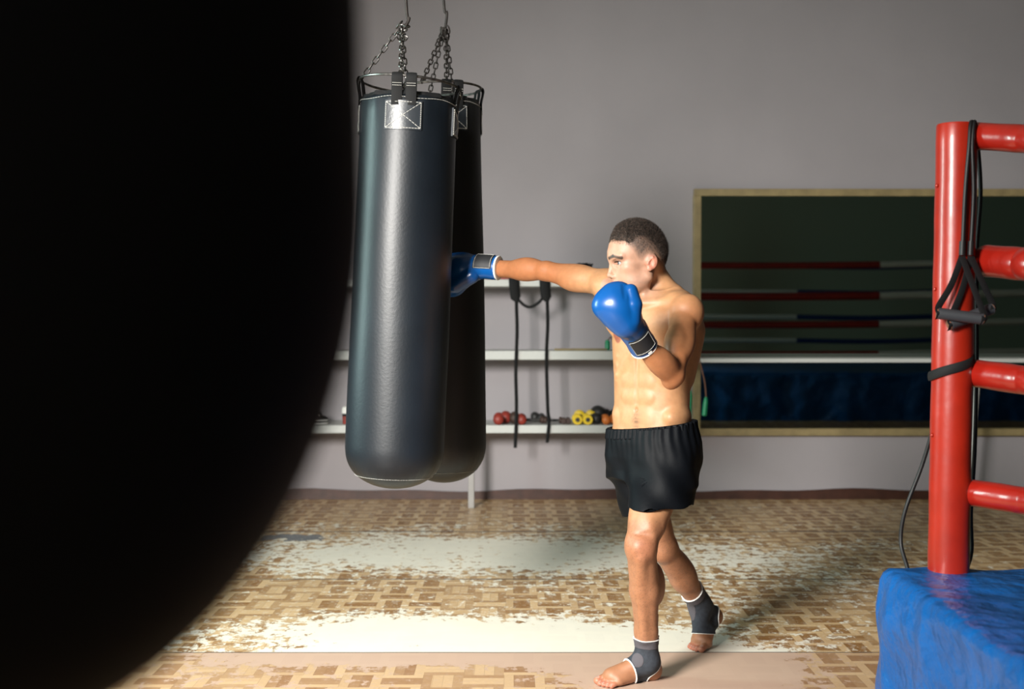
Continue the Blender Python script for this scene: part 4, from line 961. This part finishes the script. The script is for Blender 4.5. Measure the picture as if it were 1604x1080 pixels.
# short strands standing on it
rs_ = np.random.RandomState(3)
vs_, qs_ = surfnet(Dc, l2, h2); q_ = (vs_-HC)/hs; sa, sc_, sb = q_@hf, q_@hl, q_[:, 2]
hd_ = hairline(sa, sb, np.abs(sc_), True); hf_ = hairline(sa, sb, np.abs(sc_))
nv_ = vs_-(HC+UP*0+hf*(-4)*hs); nv_ /= np.linalg.norm(nv_, axis=1)[:, None]
pr = np.clip((hf_-4)/22, 0, 1)*.5+np.clip((hd_+5)/8, 0, 1)*.9
pick = np.nonzero((rs_.rand(len(vs_)) < pr*.75) & (sb > -26))[0]
n_s = len(pick); b0 = vs_[pick]+rs_.randn(n_s, 3)*.0007; top_ = np.clip((hd_[pick]+2)/22, 0, 1)[:, None]
dr = nv_[pick]*(.55+.3*top_)+hf*(.6*top_)+UP*(-.35*(1-top_))+rs_.randn(n_s, 3)*.22; dr /= np.linalg.norm(dr, axis=1)[:, None]
ln_ = (.003+.010*top_)*(.7+.6*rs_.rand(n_s, 1)); b0 = b0+nv_[pick]*.0015*top_
sx = np.cross(dr, nv_[pick]+rs_.randn(n_s, 3)*.3); sx /= np.linalg.norm(sx, axis=1)[:, None]; sy = np.cross(dr, sx); wd = .0006
sv = np.stack([b0+sx*wd, b0-sx*wd*.5+sy*wd*.87, b0-sx*wd*.5-sy*wd*.87]+[b0+dr*ln_+o for o in (sx*wd*.25, -sx*wd*.12+sy*wd*.2, -sx*wd*.12-sy*wd*.2)], 1).reshape(-1, 3)
bi = np.arange(n_s)[:, None]*6; sq_ = np.concatenate([bi+np.array([[i, (i+1) % 3, 3+(i+1) % 3, 3+i]]) for i in range(3)])
np_mesh('hair', np.concatenate([vv_, sv]), np.concatenate([qq_, sq_+len(vv_)]), M['hair'], MAN)
# eyes
for cs in (1, -1):
    e = MB().ell(Hh(30.8, -13.4, 14.5*cs), V(1, 1, 1)*5.6*hs, n=24, m=16).build('eye', M['eyewhite'], MAN)
    MB().ell(Hh(30.8, -13.4, 14.5*cs)+nrm(hf+hl*.12)*3.7*hs, V(1, 1, 1)*2.7*hs, n=16, m=10).build('iris', M['iris'], e)

# --- shorts: shell round hips and thighs
def folds(X, Y, Z, A=1):
    l = (X-.52)*LF[0]+(Y-BY)*LF[1]; f = (X-.52)*FW[0]+(Y-BY)*FW[1]; an = np.arctan2(f, l)
    zt_ = np.clip((Z-.80)/.12, 0, 1)
    g = np.sin(an*34+np.sin(Z*40)*.8)*.0018*zt_
    low = np.clip((.90-Z)/.1, 0, 1)
    g2 = (np.sin(an*6+Z*22)*.0030+np.sin(an*9-Z*34+1)*.0020+np.sin(X*50+Z*31+Y*12)*.0018)*low
    return (g+g2)*A
hipn = nrm(knL-hpL); hemL = P(1040, 793, 4.40); nL = nrm(V(.04, -.05, -1)); hemR = P(985, 811, 4.53); nR = nrm(V(.25, -.05, -1))
zw = P(1000, 672, 4.40)[2]; 
def wl(X): return zw+.13*(X-P(1000, 672, 4.40)[0])-.004
def shorts_outer(X, Y, Z):
    t = torso(X, Y, Z, .017, zlo=.742, zhi=2.0)
    a = pdist(rc(P(1041, 700, 4.45), P(1042, 820, 4.36), .110, .102), X, Y, Z)
    a2 = pdist(rc(hpL, knL, .110, .082), X, Y, Z); hh = np.maximum(.03-np.abs(a-a2), 0)/.03; a = np.minimum(a, a2)-hh*hh*.0075
    b_ = pdist(rc(P(997, 712, 4.56), P(1017, 838, 4.61), .102, .087), X, Y, Z)
    a = np.maximum(a, (X-hemL[0])*nL[0]+(Y-hemL[1])*nL[1]+(Z-hemL[2])*nL[2]+.003*np.sin(X*30+Y*22))
    b_ = np.maximum(b_, (X-hemR[0])*nR[0]+(Y-hemR[1])*nR[1]+(Z-hemR[2])*nR[2])
    def sm(p, q_, k): hh = np.maximum(k-np.abs(p-q_), 0)/k; return np.minimum(p, q_)-hh*hh*k*.25
    return sm(sm(t, a, .05), sm(t, b_, .05), .008)-folds(X, Y, Z)
lo, n_, h = grid((.22, 4.25, .52), (.74, 4.86, 1.0), .0035*FAST_SDF); ax = [(lo[i]+h*np.arange(n_[i])) for i in range(3)]
X, Y, Z = ax[0][:, None, None], ax[1][None, :, None], ax[2][None, None, :]
so = shorts_outer(X, Y, Z)
def hemdist(X, Y, Z): return 0
inner = so+.008
inner_open = np.where((Z < .70), so, so)
ti = np.minimum(np.minimum(torso(X, Y, Z, .007, zlo=.79, zhi=2.0), np.minimum(pdist(rc(P(1039, 700, 4.45), P(1042, 850, 4.345), .098, .090), X, Y, Z), pdist(rc(hpL, knL, .101, .070), X, Y, Z))), pdist(rc(P(999, 712, 4.57), P(1022, 870, 4.62), .094, .078), X, Y, Z))
sh = np.maximum(np.maximum(so, -ti), Z-wl(X)+0*Y)
v, q4 = surfnet(sh.astype(np.float32), lo, h); SH = np_mesh('shorts', v, q4, M['shorts'], MAN, smooth_iter=1)
bd = np.maximum(np.maximum(torso(X, Y, Z, .021, zlo=.6, zhi=2)-.0028*np.sin(np.arctan2((X-.52)*FW[0]+(Y-BY)*FW[1], (X-.52)*LF[0]+(Y-BY)*LF[1])*46), -torso(X, Y, Z, .004, zlo=.6, zhi=2)), np.abs(Z-wl(X)+.014)-.019)
v, q4 = surfnet(bd.astype(np.float32), lo, h); np_mesh('waistband', v, q4, M['shorts'], SH, smooth_iter=1)

# --- ankle supports
def support(prims, box, top_pt, top_n, front_pt, front_n, heel_c, heel_r, pad, near):
    D, l0, h, ax = field(prims, box[0], box[1], .0019*FAST_SDF)
    X, Y, Z = ax[0][:, None, None], ax[1][None, :, None], ax[2][None, None, :]
    def pl(p, n__): n__ = nrm(n__); return (X-p[0])*n__[0]+(Y-p[1])*n__[1]+(Z-p[2])*n__[2]
    reg = np.maximum(pl(top_pt, top_n), pl(front_pt, front_n))
    hd = pdist(el(heel_c[0], heel_r, heel_c[1]), X, Y, Z)
    reg = np.maximum(reg, -hd); shell = np.maximum(D-.0042, -(D+.004))
    shell = np.maximum(shell, .001-Z)
    v, q4 = surfnet(np.maximum(shell, reg).astype(np.float32), l0, h); S_ = np_mesh('ankle_support', v, q4, M['support'], MAN, smooth_iter=1)
    shell2 = np.maximum(np.maximum(D-.0062, -(D+.002)), .001-Z)
    v, q4 = surfnet(np.maximum(shell2, np.abs(reg)-.0015).astype(np.float32), l0, h); np_mesh('trim', v, q4, M['white'], S_)
    top = pl(top_pt, top_n); v, q4 = surfnet(np.maximum(np.maximum(D-.0054, -(D+.002)), np.abs(top+.018)-.0145).astype(np.float32), l0, h)
    np_mesh('top_band', v, q4, M['supportgrey'], S_)
    gp = pdist(el(pad[0], pad[1], pad[2]), X, Y, Z); v, q4 = surfnet(np.maximum(np.maximum(D-.0056, -(D+.002)), np.maximum(gp, reg+.004)).astype(np.float32), l0, h)
    np_mesh('ankle_panel', v, q4, M['supportgrey'], S_)
LEGL = [p for p in B[1:] if pbox(p)[0][2] < .45 and pbox(p)[0][1] < 4.47]
LEGR = [p for p in B[1:] if pbox(p)[0][2] < .45]
support([p for p in LEGL], (V(.28, 4.25, 0), V(.60, 4.54, .26)), P(1013, 1001, 4.38), (.06, 0, 1), bL*.42+anL*.58+V(-.008, -.006, 0), dL+V(0, 0, -.35), (hL+V(.012, -.006, -.006), frame(dL, (.3, 0, 1))), (.047, .07, .050), (P(999, 1036, 4.35), (.022, .05, .026), frame((1, 0, 0), (0, 0, 1))), True)
ld = nrm(anR-knR)
support([p for p in LEGR if pbox(p)[1][1] > 4.7], (V(.60, 4.72, 0), V(.92, 5.08, .36)), P(1085, 929, 4.88), -ld+V(-.12, 0, .1), bR+V(.0, .008, .020), (-.05, -.25, -1), (hR+V(.016, .008, -.004), frame(dR, (0, 0, 1))), (.050, .08, .046), (P(1082, 960, 4.88), (.02, .04, .04), np.eye(3)), False)

# --- gloves
def glove(prims, box, h, wr, dirv, r0, r1, length, facing, patch_half, nm, extra):
    D, l0, h, ax = field(prims, box[0], box[1], h); v, q4 = surfnet(D, l0, h)
    g = np_mesh('boxing_glove', v, q4, M['glove'], MAN, smooth_iter=1)
    d = nrm(dirv); a = wr; e = wr+d*length
    n_ = 9
    MB().tube([a+(e-a)*t for t in np.linspace(0, 1, n_)], [r0+(r1-r0)*t+.0012*math.sin(t*9) for t in np.linspace(0, 1, n_)], 32).build('cuff', M['glove'], g)
    MB().tube([a+(e-a)*t for t in (-.03, .0, .035)], [r0-.001, r0+.0022, r0+.001], 32).build('cuff_trim', M['white'], g)
    f = nrm(np.array(facing)-d*(np.array(facing)@d)); s_ = np.cross(d, f)
    def cp(u, t, lift): an = u*patch_half; rr = (r0+(r1-r0)*t)+lift; return a+(e-a)*t+(f*math.cos(an)+s_*math.sin(an))*rr
    vv = []; ff = []; N_ = 12; t0, t1 = extra
    for lift in (-.002, .004):
        for j in range(3):
            for i in range(N_+1): vv.append(cp(-1+2*i/N_, t0+(t1-t0)*j/2, lift))
    S_ = 3*(N_+1)
    for j in range(2):
        for i in range(N_):
            q_ = (j*(N_+1)+i, j*(N_+1)+i+1, (j+1)*(N_+1)+i+1, (j+1)*(N_+1)+i); ff += [q_, tuple(S_+c for c in q_)]
    for i in range(N_):
        for j in (0, 2): p0, p1 = j*(N_+1)+i, j*(N_+1)+i+1; ff.append((p0, p1, S_+p1, S_+p0))
    for j in range(2):
        for i in (0, N_): p0, p1 = j*(N_+1)+i, (j+1)*(N_+1)+i; ff.append((p0, p1, S_+p1, S_+p0))
    pt = MB().add(vv, ff).build('wrist_strap', M['gloveblack'], g)
    m_ = MB(); ring = [cp(-.95+1.9*i/N_, t0+.05, .0048) for i in range(N_+1)]+[cp(.95-1.9*i/N_, t1-.05, .0048) for i in range(N_+1)]
    m_.tube(ring, .0007, 5, closed=True).build('stitching', M['thread'], pt)
    return g, cp, pt
wr = P(1009, 545, 4.09); fdir = P(990, 513, 4.0)-wr
fc = P(965, 480, 3.98)
ux = nrm(P(990, 513, 4.07)-P(962, 470, 4.04)); Rg = frame(np.cross(V(0, 1, 0), ux), ux)
px_ = 3.99/F_PX
GL = [el(P(969, 484, 3.99), (31*px_, 32*px_, 39*px_), Rg, .02), rc(P(940, 480, 3.99), P(960, 460, 4.0), 9*px_, 15*px_, .03), rc(P(950, 474, 3.99), P(972, 461, 3.99), 19*px_, 19*px_, .02), rc(P(950, 482, 3.98), P(980, 508, 3.99), 18*px_, 22*px_, .025),
      rc(P(980, 500, 4.0), P(991, 515, 4.02), 24*px_, 21*px_, .02), rc(P(967, 458, 4.03), P(978, 458, 4.03), 15*px_, 13*px_, .02),
      rc(P(991, 502, 3.97), P(992, 478, 3.96), 13*px_, 14*px_, .006), rc(P(992, 478, 3.96), P(988, 456, 3.97), 14*px_, 11*px_, .004),
      rc(P(979, 445, 3.95), P(981, 478, 3.905), 6.0*px_, 3.0*px_, .006, 's')]
g, cp, pt = glove(GL, (fc-V(.13, .13, .13), fc+V(.14, .16, .12)), .0026*FAST_SDF, wr, P(986, 508, 4.02)-wr, .047, .049, .100, (-.1, -1, .1), .82, 'l', (.16, .86))
tagm = MB().add([cp(-.05, .02, .004), cp(.30, .02, .004), cp(.30, .13, .004), cp(-.05, .13, .004), cp(-.05, .02, .001), cp(.30, .02, .001), cp(.30, .13, .001), cp(-.05, .13, .001)], [(0, 1, 2, 3), (4, 5, 6, 7), (0, 1, 5, 4), (1, 2, 6, 5), (2, 3, 7, 6), (3, 0, 4, 7)])
tagm.build('size_tag', M['white'], g)
wr = P(781, 420, 4.965); px_ = 5.0/F_PX; fc = P(722, 428, 5.02)
GR = [rc(P(745, 420, 5.01), P(722, 424, 5.03), 20*px_, 26*px_, .02), rc(P(726, 420, 5.035), P(704, 420, 5.05), 24*px_, 23*px_, .02), rc(P(724, 424, 5.03), P(708, 442, 5.035), 24*px_, 24*px_, .02),
      rc(P(738, 432, 4.98), P(712, 448, 4.99), 13*px_, 13*px_, .012)]
glove(GR, (fc-V(.16, .16, .16), fc+V(.14, .14, .14)), .0026*FAST_SDF, wr, P(742, 418, 5.01)-wr, .049, .050, .105, (-.1, -.8, .55), .75, 'r', (.12, .9))
